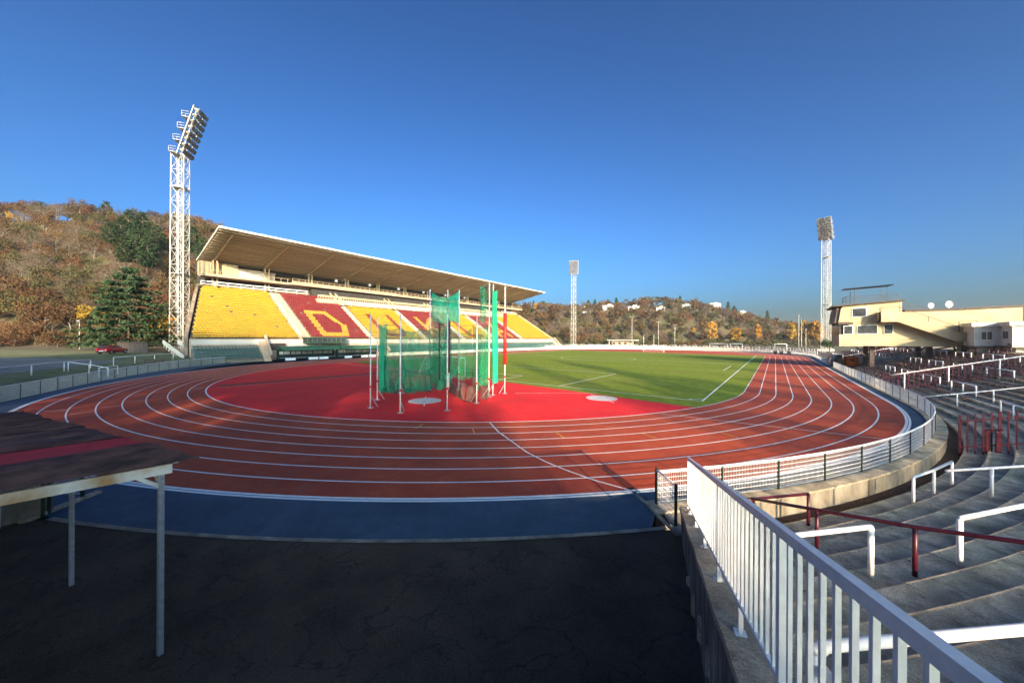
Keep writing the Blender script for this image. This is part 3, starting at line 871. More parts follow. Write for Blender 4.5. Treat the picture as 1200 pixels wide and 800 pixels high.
# far-end white barriers on the terraces round the far bend
for a in range(14, 172, 5):
    for j, r in enumerate((47.4, 49.9)):
        aa = a + j * 2.2
        pts = [(r * math.cos(R_(aa + d)), LS + r * math.sin(R_(aa + d))) for d in (0, 1.7, 3.4)]
        k = int((r - 46.2) / 0.8); z = 0.15 + k * 0.22
        barrier('crush_barrier', pts, 1.0, 'white', 'white crush barrier on the low terraces round the far bend', 'white barriers round the far bend', zs=[z] * 3, r=0.05)

# white railing and maroon barriers on the left bank
for P, lab in [([(-14.5, -47.2), (-20.3, -45.4), (-25.2, -43.4), (-29.6, -41.4), (-33.6, -39.4)], 'long white railing along the top of the grass bank by the car park'), ([(-37.5, -37.3), (-41.2, -35.0), (-44.6, -32.6), (-47.8, -30.0)], 'white railing at the foot of the tall lattice floodlight tower')]:
    Z = [1.02] * len(P)
    b = barrier('bank_railing', P, 1.05, 'white', lab, zs=Z, r=0.05)
    b['category'] = 'railing'
barrier('bank_railing', [(-29.2, -41.1), (-27.8, -39.6), (-26.3, -38.2)], 1.02, 'white', 'short white handrail running down the grass bank to the mesh fence', zs=[1.0, 0.7, 0.3], r=0.045)
barrier('bank_railing', [(-26.2, -38.9), (-28.0, -38.2), (-29.9, -37.3)], 1.0, 'white', 'short white railing just above the bank mesh fence', zs=[0.35, 0.35, 0.35], r=0.045)
for P, z in [([(-11.0, -47.4), (-14.2, -46.2), (-17.2, -44.9)], 0.6), ([(-12.0, -46.0), (-13.5, -45.4)], 0.35), ([(-38.8, -34.2), (-40.6, -33.0), (-42.6, -31.9)], 0.5)]:
    barrier('bank_barrier', P, 0.95, 'maroon', 'maroon pipe barrier on the grass bank behind the mesh fence', 'maroon barriers on the left bank', zs=[z] * len(P), r=0.05)

# ------------------------------------------------------------------ grandstand
st = empty('grandstand', (-51, 40, 0), 'long covered grandstand with yellow and maroon seats and cantilever roof', 'grandstand')
SX0, SZ0, TREAD, RISE = -51.4, 4.62, 0.80, 0.464
# (y0, y1, rows, kind)
BLK = [(-27.0, -8.6, 27, 'y'), (-5.9, 8.6, 27, 'D'), (10.2, 26.6, 21, 'U'), (28.4, 43.2, 21, 'K'), (45.3, 60.2, 21, 'L'), (62.0, 78.2, 21, 'A'), (80.3, 104.5, 27, 'y')]
LET = {  # strokes in (y, row) space, letter box y 0..8.4, row 1..16
    'D': [((0.9, 2), (0.9, 15)), ((0.9, 15), (5.2, 15)), ((5.2, 15), (7.6, 7.5)), ((7.6, 7.5), (6.6, 2)), ((6.6, 2), (0.9, 2))],
    'U': [((0.9, 15), (0.9, 4)), ((0.9, 4), (2.4, 2)), ((2.4, 2), (6.2, 2)), ((6.2, 2), (7.6, 4)), ((7.6, 4), (7.6, 15))],
    'K': [((0.9, 15), (0.9, 2)), ((0.9, 8), (7.4, 15)), ((2.2, 9.2), (7.6, 2))],
    'L': [((0.9, 15), (0.9, 2)), ((0.9, 2), (7.4, 2))],
    'A': [((0.9, 2), (4.2, 15)), ((4.2, 15), (7.6, 2)), ((2.2, 6), (6.3, 6))],
}
LY0 = {'D': -3.3, 'U': 14.0, 'K': 31.6, 'L': 48.4, 'A': 66.0}


def in_letter(k, y, row):
    if k not in LET: return False
    py, pz = y - LY0[k], row * TREAD
    for (a, b), (c, d) in LET[k]:
        b, d = b * TREAD, d * TREAD
        vx, vz = c - a, d - b
        t = max(0, min(1, ((py - a) * vx + (pz - b) * vz) / (vx * vx + vz * vz)))
        if math.hypot(py - a - t * vx, pz - b - t * vz) < 0.72: return True
    return False


def left_limit(row):      # the near end of the stand is cut back row by row
    return -27.2 + row * 0.19


# concrete steps and aisles, one part per block
stepm = {}
for y0, y1, rows_, k in BLK:
    mb = MB()
    for r in range(rows_):
        ya = max(y0, left_limit(r)) - 0.25 if y0 < -20 else y0 - 0.15
        x = SX0 - r * TREAD; z = SZ0 + r * RISE
        mb.box((x - TREAD / 2, (ya + y1 + 0.15) / 2, z - 0.35), (TREAD, y1 + 0.15 - ya, 0.7))
    mb.build('seating_step', M['dconc'], st)
prev = None
for (a, b) in zip(BLK, BLK[1:]):
    mb = MB(); mb2 = MB()
    nr = min(a[2], b[2])
    for r in range(nr * 2):
        x = SX0 - r * TREAD / 2; z = SZ0 + (r + 1) * RISE / 2
        mb.box((x - TREAD / 4, (a[1] + b[0]) / 2, z - 0.37), (TREAD / 2, b[0] - a[1] - 0.3, 0.7))
    mb.build('aisle_stair', M['sconc'], st)
    for s_, yy in ((0, a[1] + 0.3), (1, b[0] - 0.3)):
        if s_ == 0:
            mb2.bar((SX0, yy, SZ0 + 1.0), (SX0 - nr * TREAD, yy, SZ0 + nr * RISE + 1.0), 0.07)
            for j in range(0, nr, 3): mb2.bar((SX0 - j * TREAD, yy, SZ0 + j * RISE), (SX0 - j * TREAD, yy, SZ0 + j * RISE + 1.0), 0.06)
    mb2.build('aisle_rail', M['white'], st)


def seat_geo(mb, x, y, z, mi=0):
    # pan and curved back, facing +x
    w = 0.228
    mb.add([(x + .20, y - w, z + .40), (x + .20, y + w, z + .40), (x - .20, y + w, z + .43), (x - .20, y - w, z + .43),
            (x - .29, y - w * .95, z + .66), (x - .29, y + w * .95, z + .66), (x - .26, y - w * .9, z + .69), (x - .26, y + w * .9, z + .69),
            (x + .20, y - w, z + .33), (x + .20, y + w, z + .33)],
           [(0, 1, 2, 3), (3, 2, 5, 4), (4, 5, 7, 6), (8, 9, 1, 0)], mi)


SEATP = 0.52
smesh = MB(); seat_geo(smesh, 0, 0, 0)
seat_y = smesh.mesh('seat', M['yellow']); seat_g = smesh.mesh('seat_teal', M['gseat'])
single = 0
for y0, y1, rows_, k in BLK:
    mb = MB()
    base_m = k in ('D', 'K', 'A')
    for r in range(rows_):
        x = SX0 - r * TREAD - 0.34; z = SZ0 + r * RISE
        y = (max(y0, left_limit(r)) if y0 < -20 else y0) + 0.26 + (0.26 if r % 2 else 0.0)
        while y < y1 - 0.2:
            L_ = in_letter(k, y, r + 0.5)
            if y0 < -20 and r < 5 and single < 175:
                mobj('seat', seat_y, st, Vector((x, y + random.uniform(-.02, .02), z)) - ORG[st]); single += 1
            else:
                mi = (2 if L_ else 1) if base_m else (1 if L_ else 0)
                if random.random() > 0.008:
                    seat_geo(mb, x, y + random.uniform(-.02, .02), z, mi)
            y += SEATP
    o = mb.build('seats', [M['yellow'], M['mseat'], M['oseat']], st); o['kind'] = 'stuff'
# stepped parapet at near end, cream
mb = MB()
for r in range(0, 27):
    x = SX0 - r * TREAD; yl_ = left_limit(r) - 0.75
    mb.box((x - TREAD / 2, yl_ + 0.1, (SZ0 + r * RISE + 0.9) / 2), (TREAD, 0.45, SZ0 + r * RISE + 0.9))
mb.build('end_wall', M['ewall'], st)
mb = MB()
for r in range(0, 27):
    mb.box((SX0 - r * TREAD - TREAD / 2, 105.2, (SZ0 + r * RISE + 0.6) / 2), (TREAD, 0.5, SZ0 + r * RISE + 0.6))
mb.build('end_wall', M['sconc'], st)
# front wall under the seats
mb = MB(); mb.box((SX0 + 0.15, 38.8, 2.3), (0.3, 132.5, 4.6)); mb.build('front_wall', M['sconc'], st)
mb = MB(); mb.box((SX0 + 0.32, 38.8, 4.0), (0.06, 132.0, 0.9)); mb.build('white_band', M['hwhite'], st)
mb = MB(); mb.bar((SX0 + 0.25, -27, 5.35), (SX0 + 0.25, 104.5, 5.35), 0.05)
mb.bar((SX0 + 0.25, -27, 5.0), (SX0 + 0.25, 104.5, 5.0), 0.04)
y = -27
while y < 105: mb.bar((SX0 + 0.25, y, 4.6), (SX0 + 0.25, y, 5.35), 0.05); y += 2.2
mb.build('front_rail', M['dkgreen'], st)
# lower teal tier: two blocks on the left and one long block on the right of the dugouts
def lower_tier(y0, y1, rows_, singles):
    mb = MB()
    for r in range(rows_):
        mb.box((-47.6 - r * 0.72 - 0.36, (y0 + y1) / 2, (0.5 + r * 0.56) / 2), (0.72, y1 - y0, 0.5 + r * 0.56))
    mb.build('lower_step', M['dconc'], st)
    sm = MB()
    for r in range(rows_):
        y = y0 + 0.3
        while y < y1 - 0.2:
            if singles: mobj('seat', seat_g, st, Vector((-47.6 - r * 0.72 - 0.38, y, 0.5 + r * 0.56)) - ORG[st])
            else: seat_geo(sm, -47.6 - r * 0.72 - 0.38, y, 0.5 + r * 0.56)
            y += 0.58 if singles else 0.52
    if not singles:
        o = sm.build('seats', M['gseat'], st); o['kind'] = 'stuff'


lower_tier(-27.2, -16.8, 5, True)
lower_tier(12.5, 104, 5, False)
mb = MB(); mb.box((-47.35, 58.0, 0.45), (0.25, 92, 0.9)); mb.build('low_wall', M['hwhite'], st)
for y0, y1 in ((-16.6, -15.4), (9.6, 12.2), (104.3, 106.0)):
    mb = MB()
    for j in range(12): mb.box((-47.2 - j * 0.34, (y0 + y1) / 2, (0.2 + j * 0.36) / 2), (0.34, y1 - y0, 0.2 + j * 0.36))
    mb.build('stair', M['sconc'], st)
    MB().bar((-47.2, y1, 1.3), (-51.2, y1, 5.4), 0.35, 0.5).build('stair_cheek', M['sconc'], st)
for y0, w, m in [(-14.8, 3.2, 'brown'), (-11.2, 6.0, 'hwhite'), (-4.9, 1.0, 'hwhite')]:
    MB().box((SX0 + 0.42, y0 + w / 2, 2.9), (0.1, w, 1.5)).build('wall_panel', M[m], st)
# press box with green frames above the dugouts
pb = MB(); pb.box((-49.9, -3.6, 3.75), (2.4, 9.0, 0.15)); pb.box((-49.9, -3.6, 5.0), (2.8, 9.6, 0.18)); pb.build('press_box_slab', M['canopy'], st)
for j in range(9):
    y = -8.0 + j * 1.1
    MB().box((-48.72, y, 4.37), (0.10, 0.10, 1.1)).build('press_box_mullion', M['canopy'], st)
    if j < 8: MB().box((-48.78, y + 0.55, 4.37), (0.03, 0.98, 1.08)).build('press_box_pane', M['glass'], st)
MB().box((-50.2, -3.6, 4.37), (2.0, 8.8, 1.05)).build('press_box_interior', M['dark'], st)
# concourse, gallery, roof
MB().box((-76.6, 42.6, 18.0), (3.0, 128.8, 0.5)).build('concourse_floor', M['sconc'], st)
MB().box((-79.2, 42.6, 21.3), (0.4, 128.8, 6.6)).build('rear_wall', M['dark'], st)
MB().box((-78.0, -18.0, 22.2), (2.8, 7.6, 3.4)).build('end_cabin', M['cream'], st)
MB().box((-78.0, -10.0, 21.6), (2.4, 8.4, 2.3)).build('end_cabin', M['grender'], st)
MB().box((-76.7, -9.9, 22.9), (0.3, 8.6, 0.5)).build('cabin_band', M['sconc'], st)
MB().box((-75.3, -12.4, 20.15), (3.8, 19.0, 0.45)).build('gallery_slab', M['sconc'], st)
MB().box((-74.1, 51.9, 20.15), (4.6, 110.6, 0.55)).build('gallery_slab', M['sconc'], st)
mb = MB()
for x, ya, yb in ((-73.5, -21.8, -3.0), (-71.9, -3.0, 107.0)):
    for zz in ((20.45, 21.5) if ya < -10 else (20.5, 20.95, 21.55)): mb.bar((x, ya, zz), (x, yb, zz), 0.07, 0.09)
    y = ya
    while y <= yb: mb.bar((x, y, 20.3), (x, y, 21.5), 0.10); y += 1.65
mb.build('gallery_railing', M['cream'], st)
MB().box((-71.95, 14, 20.62), (0.06, 34, 0.35)).build('gallery_fascia', M['sconc'], st)
mb = MB()
for ya, yb, x, z in ((-22, 1.8, -73.9, 17.9), (9.8, 79, -69.0, 15.2), (92, 104.5, -74.0, 17.9)):
    mb.bar((x, ya, z + 0.7), (x, yb, z + 0.7), 0.08, 0.22); mb.bar((x, ya, z + 0.1), (x, yb, z + 0.1), 0.08, 0.1)
    y = ya
    while y <= yb: mb.bar((x, y, z - 0.5), (x, y, z + 0.7), 0.1); y += 2.6
mb.build('upper_parapet', M['white'], st)
# open terrace box between rows 21 and 27 over the middle blocks: dark glazed lounge with balustrade
MB().box((-72.6, 45.4, 15.6), (6.4, 85.5, 1.4)).build('lounge_floor', M['sconc'], st)
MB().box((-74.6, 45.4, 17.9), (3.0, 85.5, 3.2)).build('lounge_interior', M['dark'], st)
mb = MB(); mb.bar((-69.6, 2.8, 17.25), (-69.6, 88, 17.25), 0.16, 0.55)
mb.bar((-69.6, 2.8, 16.4), (-69.6, 88, 16.4), 0.12, 0.15)
y = 2.8
while y < 88: mb.bar((-69.6, y, 16.2), (-69.6, y, 17.2), 0.12); y += 0.75
mb.build('lounge_balustrade', M['cream'], st)
for yb in (9.4, 27.5, 44.3, 61.1, 79.2):
    mb = MB()
    for s_ in (-0.8, 0.8):
        mb.bar((-67.8, yb + s_, 14.9), (-71.5, yb + s_ - 1.6, 18.4), 0.14, 0.35)
    mb.build('stair_rail', M['cream'], st)
RZ = lambda x: 24.3 + 0.19 * (x + 77.6)
RXF, RXB, RY0, RY1 = -57.6, -79.4, -21.85, 107.4
roof = MB()
roof.prism([(RXB, RY0), (RXF, RY0), (RXF, RY1), (RXB, RY1)], [RZ(RXB) + 0.25, RZ(RXF) + 0.25, RZ(RXF) + 0.25, RZ(RXB) + 0.25], [RZ(RXB) + 0.5, RZ(RXF) + 0.5, RZ(RXF) + 0.5, RZ(RXB) + 0.5])
ro = roof.build('roof', M['soffit'], st)
mb = MB()
x = RXF - 0.9
while x > RXB:
    mb.bar((x, RY0 + 0.1, RZ(x) + 0.12), (x, RY1 - 0.1, RZ(x) + 0.12), 0.12, 0.26); x -= 1.45
mb.build('purlins', M['soffit'], ro)
mb = MB(); mb.bar((RXF + 0.08, RY0 - 0.1, RZ(RXF) + 0.36), (RXF + 0.08, RY1 + 0.1, RZ(RXF) + 0.36), 0.12, 0.42)
mb.bar((RXB, RY0 - 0.06, RZ(RXB) + 0.36), (RXF, RY0 - 0.06, RZ(RXF) + 0.36), 0.12, 0.40); mb.build('fascia', M['hwhite'], ro)
for j in range(12):
    y = -19.1 + j * 11.1
    mb = MB(); mb.bar((-79.0, y, RZ(-79.0) - 0.25), (-59.5, y, RZ(-59.5) + 0.05), 0.32, 0.5); mb.build('roof_beam', M['cream'], ro)
    for s_ in (-0.45, 0.45):
        MB().box((-75.6, y + s_, (17.8 + RZ(-75.6)) / 2 - 0.2), (0.36, 0.36, RZ(-75.6) - 17.8 - 0.5)).build('column', M['cream'], st)
for y in (9, 20, 31, 42, 53, 64, 75, 86):
    MB().box((-71.7, y, 22.6), (0.5, 0.7, 0.9)).build('loudspeaker', M['galv'], st)
mb = MB(); mb.box((RXB + 0.6, 42.6, RZ(RXB) + 0.62), (1.0, 128, 0.12)); mb.build('roof_gutter', M['rooft'], ro)
for j in range(4):
    MB().box((RXB + 0.5 + j * 0.9, RY0 - 0.4, RZ(RXB) + 1.0 + j * 0.9), (0.5, 0.25, 0.3)).build('bracket_lamp', M['black'], ro)

# dugouts -----------------------------------------------------------
for y0, y1, lab in ((-13.8, -1.6, 'long green dugout canopy over benches at the near end of the grandstand front'), (-1.2, 10.0, 'long green dugout canopy over benches below the glazed press box')):
    d = empty('dugout', (-47.5, (y0 + y1) / 2, 0), lab, 'dugout')
    yc, L = (y0 + y1) / 2, y1 - y0
    mb = MB()
    prof = [(-49.6, 2.2), (-49.4, 2.75), (-48.6, 3.05), (-47.3, 2.95), (-46.3, 2.55)]
    for (xa, za), (xb, zb) in zip(prof, prof[1:]):
        mb.add([(xa, y0, za), (xb, y0, zb), (xb, y1, zb), (xa, y1, za), (xa, y0, za - .05), (xb, y0, zb - .05), (xb, y1, zb - .05), (xa, y1, za - .05)],
               [(0, 1, 2, 3), (7, 6, 5, 4), (0, 4, 5, 1), (2, 6, 7, 3), (0, 3, 7, 4), (1, 5, 6, 2)])
    mb.build('canopy', M['canopy'], d)
    MB().box((-46.33, yc, 2.38), (0.06, L, 0.42)).build('fascia', M['canopy'], d)
    MB().box((-49.6, yc, 1.1), (0.08, L, 2.2)).build('back_panel', M['dkgreen'], d)
    nb = 6
    for j in range(nb):
        yy = y0 + 0.4 + j * (L - 0.8) / (nb - 1)
        MB().bar((-46.6, yy, 0), (-46.6, yy, 2.4), 0.09).build('post', M['dkgreen'], d)
        if j < nb - 1:
            MB().box((-48.9, yy + (L - 0.8) / (nb - 1) / 2, 0.45), (0.5, (L - 0.8) / (nb - 1) - 0.2, 0.12)).build('bench', M['galv'], d)
            if j % 3 != 1: MB().box((-46.15, yy + (L - 0.8) / (nb - 1) / 2, 0.3), (0.06, (L - 0.8) / (nb - 1) - 0.3, 0.5)).build('board', M['white'], d)
            MB().box((-49.5, yy + (L - 0.8) / (nb - 1) / 2, 1.55), (0.04, (L - 0.8) / (nb - 1) - 0.25, 0.7)).build('rear_pane', M['grender'], d)

# ------------------------------------------------------------------ floodlight towers
lampm = MB()
for (x0, x1, r0, r1, mi) in ((-0.32, 0.0, 0.17, 0.24, 0), (0.0, 0.24, 0.24, 0.40, 0), (0.24, 0.28, 0.40, 0.38, 1)):
    n = 8
    vs = [(x0, r0 * math.cos(2 * math.pi * j / n), r0 * math.sin(2 * math.pi * j / n)) for j in range(n)] + [(x1, r1 * math.cos(2 * math.pi * j / n), r1 * math.sin(2 * math.pi * j / n)) for j in range(n)]
    lampm.add(vs, [(j, (j + 1) % n, (j + 1) % n + n, j + n) for j in range(n)] + [tuple(range(n - 1, -1, -1)), tuple(range(n, 2 * n))], mi)
lamp_me = lampm.mesh('lamp', [M['lamp'], M['lampg']])


def tower(loc, face, label, H=48.0, w=3.2, headh=8.6, rows_=8, cols=5, hwid=2.9):
    """lattice mast at loc; head leans towards direction face (radians)"""
    t = empty('floodlight_tower', loc, label, 'floodlight tower', None)
    c, s = math.cos(face), math.sin(face)

    def Wp(fx, fy, z):     # fx forward, fy sideways
        return (loc[0] + fx * c - fy * s, loc[1] + fx * s + fy * c, loc[2] + z)
    hw = w / 2
    cs = [(-hw, -hw), (hw, -hw), (hw, hw), (-hw, hw)]
    tp = lambda z: 1.0 - 0.07 * z / H
    for (a, b) in cs:
        MB().bar(Wp(a, b, -0.2), Wp(a * tp(H), b * tp(H), H), 0.17, 0.17).build('leg', M['steel'], t)
    mb = MB(); n = 13
    for i in range(n):
        z0 = H * i / n; z1 = H * (i + 1) / n
        for j in range(4):
            a = cs[j]; b = cs[(j + 1) % 4]
            mb.bar(Wp(a[0] * tp(z0), a[1] * tp(z0), z0), Wp(b[0] * tp(z1), b[1] * tp(z1), z1), 0.06)
            mb.bar(Wp(b[0] * tp(z0), b[1] * tp(z0), z0), Wp(a[0] * tp(z1), a[1] * tp(z1), z1), 0.06)
            mb.bar(Wp(a[0] * tp(z1), a[1] * tp(z1), z1), Wp(b[0] * tp(z1), b[1] * tp(z1), z1), 0.075)
    mb.build('bracing', M['steel'], t)
    mb = MB()
    for f in (-0.25, 0.25): mb.bar(Wp(0.3, f, 0), Wp(0.3, f, H), 0.09)
    for i in range(int(H / 0.6)): mb.bar(Wp(0.3, -0.25, i * 0.6), Wp(0.3, 0.25, i * 0.6), 0.05)
    mb.build('ladder', M['steel'], t)
    MB().bar(Wp(-0.4, 0.2, 0), Wp(-0.4, 0.2, H), 0.26, 0.2).build('cable_duct', M['galv'], t)
    for zz in (H * 0.42, H * 0.84):
        mb = MB(); k = tp(zz) * hw + 0.1
        mb.add([Wp(-k, -k, zz), Wp(k, -k, zz), Wp(k, k, zz), Wp(-k, k, zz), Wp(-k, -k, zz - .1), Wp(k, -k, zz - .1), Wp(k, k, zz - .1), Wp(-k, k, zz - .1)], [(0, 1, 2, 3), (7, 6, 5, 4), (0, 4, 5, 1), (1, 5, 6, 2), (2, 6, 7, 3), (3, 7, 4, 0)])
        mb.build('platform', M['steel'], t)
    # leaning head: stepped platforms with rails, lamps in front
    lean = 0.28
    hd = MB()
    for s_ in (-hwid, -hwid / 3, hwid / 3, hwid):
        hd.bar(Wp(0.3, s_, H - 0.4), Wp(0.3 + lean * headh, s_, H + headh), 0.16)
    for i in range(rows_ + 1):
        z = H + headh * i / rows_; fx = 0.3 + lean * headh * i / rows_
        hd.bar(Wp(fx, -hwid, z), Wp(fx, hwid, z), 0.12)
    head = hd.build('head_frame', M['steel'], t)
    for i in range(0, rows_, 2):
        z = H + headh * i / rows_; fx = 0.3 + lean * headh * i / rows_
        mb = MB()
        mb.add([Wp(fx - 1.4, -hwid, z), Wp(fx - .1, -hwid, z), Wp(fx - .1, hwid, z), Wp(fx - 1.4, hwid, z), Wp(fx - 1.4, -hwid, z - .08), Wp(fx - .1, -hwid, z - .08), Wp(fx - .1, hwid, z - .08), Wp(fx - 1.4, hwid, z - .08)], [(0, 1, 2, 3), (7, 6, 5, 4), (0, 4, 5, 1), (1, 5, 6, 2), (2, 6, 7, 3), (3, 7, 4, 0)])
        for a, b in (((-1.4, -hwid), (-1.4, hwid)), ((-1.4, -hwid), (-.1, -hwid)), ((-1.4, hwid), (-.1, hwid))):
            for zz in (0.55, 1.1): mb.bar(Wp(fx + a[0], a[1], z + zz), Wp(fx + b[0], b[1], z + zz), 0.05)
        for yy in (-hwid, -hwid / 3, hwid / 3, hwid): mb.bar(Wp(fx - 1.4, yy, z), Wp(fx - 1.4, yy, z + 1.1), 0.05)
        mb.build('service_platform', M['steel'], t)
    for i in range(rows_):
        for j in range(cols):
            z = H + headh * (i + 0.5) / rows_; fx = 0.3 + lean * headh * (i + 0.5) / rows_ + 0.55
            p = Wp(fx, -hwid + 2 * hwid * (j + 0.5) / cols, z)
            o = mobj('lamp', lamp_me, t, Vector(p) - ORG[t])
            o.rotation_euler = (0, R_(24), face + R_(random.uniform(-12, 12)))
            o.scale = (1.9, 1.45, 1.45)
    # concrete base
    MB().box((loc[0], loc[1], loc[2] + 0.35), (w + 1.6, w + 1.6, 0.9), face).build('plinth', M['hwhite'], t)
    return t


tower((-69.5, -26.3, 0.0), R_(56), 'tall white lattice floodlight tower beside the near end of the grandstand', H=45.5, w=2.4, headh=10.8, cols=4, hwid=2.0)
tower((-71.2, 164.8, 0.0), R_(-62), 'distant white lattice floodlight tower past the far end of the grandstand')
tower((52.9, 153.5, 0.3), R_(-112), 'white lattice floodlight tower rising behind the elevated cream building', H=47, w=2.5, hwid=2.2)
# white stairs and railings at the foot of the near tower
fs_ = empty('access_stair', (-56, -29, 0), 'white railed access stair below the near lattice tower', 'stairs')
mb = MB()
for j in range(10): mb.box((-52.0 - j * 0.55, -26.9 - j * 0.12, 0.12 + j * 0.13), (0.55, 2.2, 0.24 + j * 0.26))
mb.build('flight', M['sconc'], fs_)
for s_ in (-28.3, -26.2):
    mb = MB(); mb.bar((-50.2, s_, 1.2), (-60.5, s_ - 1.6, 4.0), 0.10, 0.8)
    for j in range(9): mb.bar((-50.2 - j * 1.2, s_ - j * .19, 0.3 + j * .3), (-50.2 - j * 1.2, s_ - j * .19, 1.3 + j * .33), 0.08)
    mb.build('railing', M['hwhite'], fs_)
pw = MB(); pw.box((-60, -31.0, 0.7), (7.0, 0.3, 1.7), R_(18)); pw.box((-56.5, -28.9, 0.6), (0.3, 4.0, 1.2)); pw.build('parapet', M['hwhite'], fs_)
gtr = MB()
mb = MB()

# ------------------------------------------------------------------ throwing cage
cg = empty('throwing_cage', (13.7, -22.0, 0), 'green netted throwing cage on white poles standing on the red infield', 'throwing cage')


def pole(p, h, r=0.045):
    MB().tube([(p[0], p[1], 0), (p[0], p[1], h)], r, 8).build('pole', M['white'], cg, True)
    mb = MB(); mb.box((p[0], p[1], 0.03), (0.30, 0.30, 0.06)); mb.bar((p[0], p[1], 0.9), (p[0] - 0.55 * (p[0] - 13.5) / max(0.1, math.hypot(p[0] - 13.5, p[1] + 22)), p[1] - 0.55 * (p[1] + 22) / max(0.1, math.hypot(p[0] - 13.5, p[1] + 22)), 0.05), 0.04)
    mb.build('pole_foot', M['galv'], cg)
    MB().box((p[0], p[1], 1.55), (0.14, 0.14, 0.16)).build('winch', M['redpad'], cg)


P7 = [(12.94, -27.52), (10.38, -25.48), (9.0, -22.4), (16.04, -27.14), (17.87, -24.6), (17.59, -21.34)]
P10 = [(16.47, -18.64), (16.16, -17.77), (16.39, -16.37), (9.3, -19.3), (10.4, -18.0), (11.6, -17.6)]
for q_ in P7: pole(q_, 6.75)
for q_ in P10: pole(q_, 9.85, 0.05)
CEN = Vector((13.6, -22.2))


def inset(q_, f=0.84): return tuple(CEN + (Vector(q_) - CEN) * f)


def net(name, a, b, z0, z1, m, folds=5, sag=0.25, depth=0.10, nz=10, nu=14, zb=None):
    a = Vector(a); b = Vector(b); d = b - a; n_ = Vector((-d.y, d.x)).normalized()
    vs = []
    ph = random.random() * 6
    for j in range(nz + 1):
        for i in range(nu + 1):
            u = i / nu; v = j / nz
            top = z1 - sag * math.sin(math.pi * u) * 1.0
            bot = z0 + 0.12 * math.sin(u * 9 + ph)
            z = bot + (top - bot) * v
            w = depth * math.sin(u * folds * 2 * math.pi + ph) * (1.2 - v * 0.7) + 0.05 * math.sin(7 * v + ph + 5 * u)
            bow = -0.25 * math.sin(math.pi * u) * (1 - v)
            p = a + d * u + n_ * (w + bow)
            vs.append((p.x, p.y, z))
    fs = [(j * (nu + 1) + i, j * (nu + 1) + i + 1, (j + 1) * (nu + 1) + i + 1, (j + 1) * (nu + 1) + i) for j in range(nz) for i in range(nu)]
    o = MB().add(vs, fs).build(name, M[m], cg, True)
    return o


LN = [(7.3, -23.3), (8.9, -22.2), (9.5, -20.6), (9.6, -19.2), (10.9, -17.9)]
for i in range(4):
    net('net_panel', LN[i], LN[i + 1], 0.12, 6.1 - 0.15 * (i == 1), 'net', 2, 0.30, 0.10)
# doubled swags along the foot of the left net
for i in range(3):
    p0, p1 = Vector(LN[i]), Vector(LN[i + 1])
    net('net_swag', p0 + Vector((.12, -.1)), p0.lerp(p1, 0.55) + Vector((.12, -.1)), 0.06, 1.15, 'netd2', 1, 0.75, 0.12)
    net('net_swag', p0.lerp(p1, 0.45) + Vector((.16, -.14)), p1 + Vector((.16, -.14)), 0.04, 1.5, 'netd2', 1, 0.9, 0.12)
net('net_swag', (9.0, -22.1), (9.7, -19.0), 1.5, 2.3, 'net', 2, 0.5, 0.10)
# right net hangs behind, its foot dragged forward on the ground
net('net_panel', (11.1, -18.1), (14.0, -18.2), 1.2, 6.0, 'netl', 2, 0.45, 0.10)
net('net_panel', (14.0, -18.2), (16.5, -18.7), 1.0, 6.3, 'netl', 2, 0.25, 0.10)
net('net_panel', (16.45, -18.7), (17.5, -21.2), 1.0, 5.4, 'netl', 2, 0.5, 0.08)
net('net_skirt', (11.4, -18.4), (15.4, -20.9), 0.02, 1.35, 'netk', 3, 0.25, 0.25)
net('net_skirt', (15.4, -20.9), (17.4, -20.9), 0.02, 1.5, 'netk', 2, 0.3, 0.2)
net('net_skirt', (17.4, -20.9), (16.6, -18.9), 0.02, 1.4, 'netk', 2, 0.2, 0.15)
MB().tube([(15.3, -20.95, 0.9), (15.6, -21.2, 0.35), (16.3, -21.5, 0.05), (17.4, -21.2, 0.04)], 0.03, 6).build('weight_rope', M['dkgreen'], cg, True)
# support cables along the net tops
for P_ in (LN, [(11.1, -18.1), (16.5, -18.7), (17.5, -21.2)]):
    MB().tube([(c_[0], c_[1], 6.25) for c_ in P_], 0.018, 6).build('support_cable', M['galv'], cg, True)
net('gathered_net', (7.15, -23.45), (7.75, -23.0), 0.25, 6.45, 'netd', 4, 0.3, 0.12)
net('gate_net', (9.35, -19.2), (11.6, -17.7), 6.6, 9.6, 'netd', 5, 0.6, 0.12)
net('gate_net', (9.45, -19.1), (10.9, -18.0), 0.6, 6.7, 'net', 4, 0.1, 0.12)
net('gate_net', (16.45, -18.3), (16.2, -17.3), 1.2, 9.4, 'netd', 4, 0.2, 0.13)
net('gate_net', (15.6, -18.9), (16.3, -18.75), 6.5, 9.7, 'net', 2, 0.2, 0.08)
MB().tube([(16.39, -16.37, 2.7), (16.39, -16.37, 7.4)], 0.17, 10).build('padding', M['redpad'], cg, True)
for k_ in range(5):
    MB().tube([(16.39, -16.37, 3.4 + k_ * 0.85), (16.39, -16.37, 3.46 + k_ * 0.85)], 0.185, 10).build('strap', M['maroon'], cg, True)
for (x_, y_, z0_, z1_) in ((11.0, -18.35, 1.7, 6.9),):
    MB().tube([(x_, y_, z0_), (x_, y_, z1_)], 0.10, 8).build('padding', M['maroon'], cg, True)
    MB().tube([(x_, y_, 0), (x_, y_, z0_)], 0.05, 8).build('pole', M['white'], cg, True)
for (x_, y_) in ((11.4, -18.4),):
    MB().tube([(x_ - 1.0, y_ - .6, 1.0), (x_ - 1.0, y_ - .6, 6.6)], 0.07, 8).build('padding', M['brown'], cg, True)
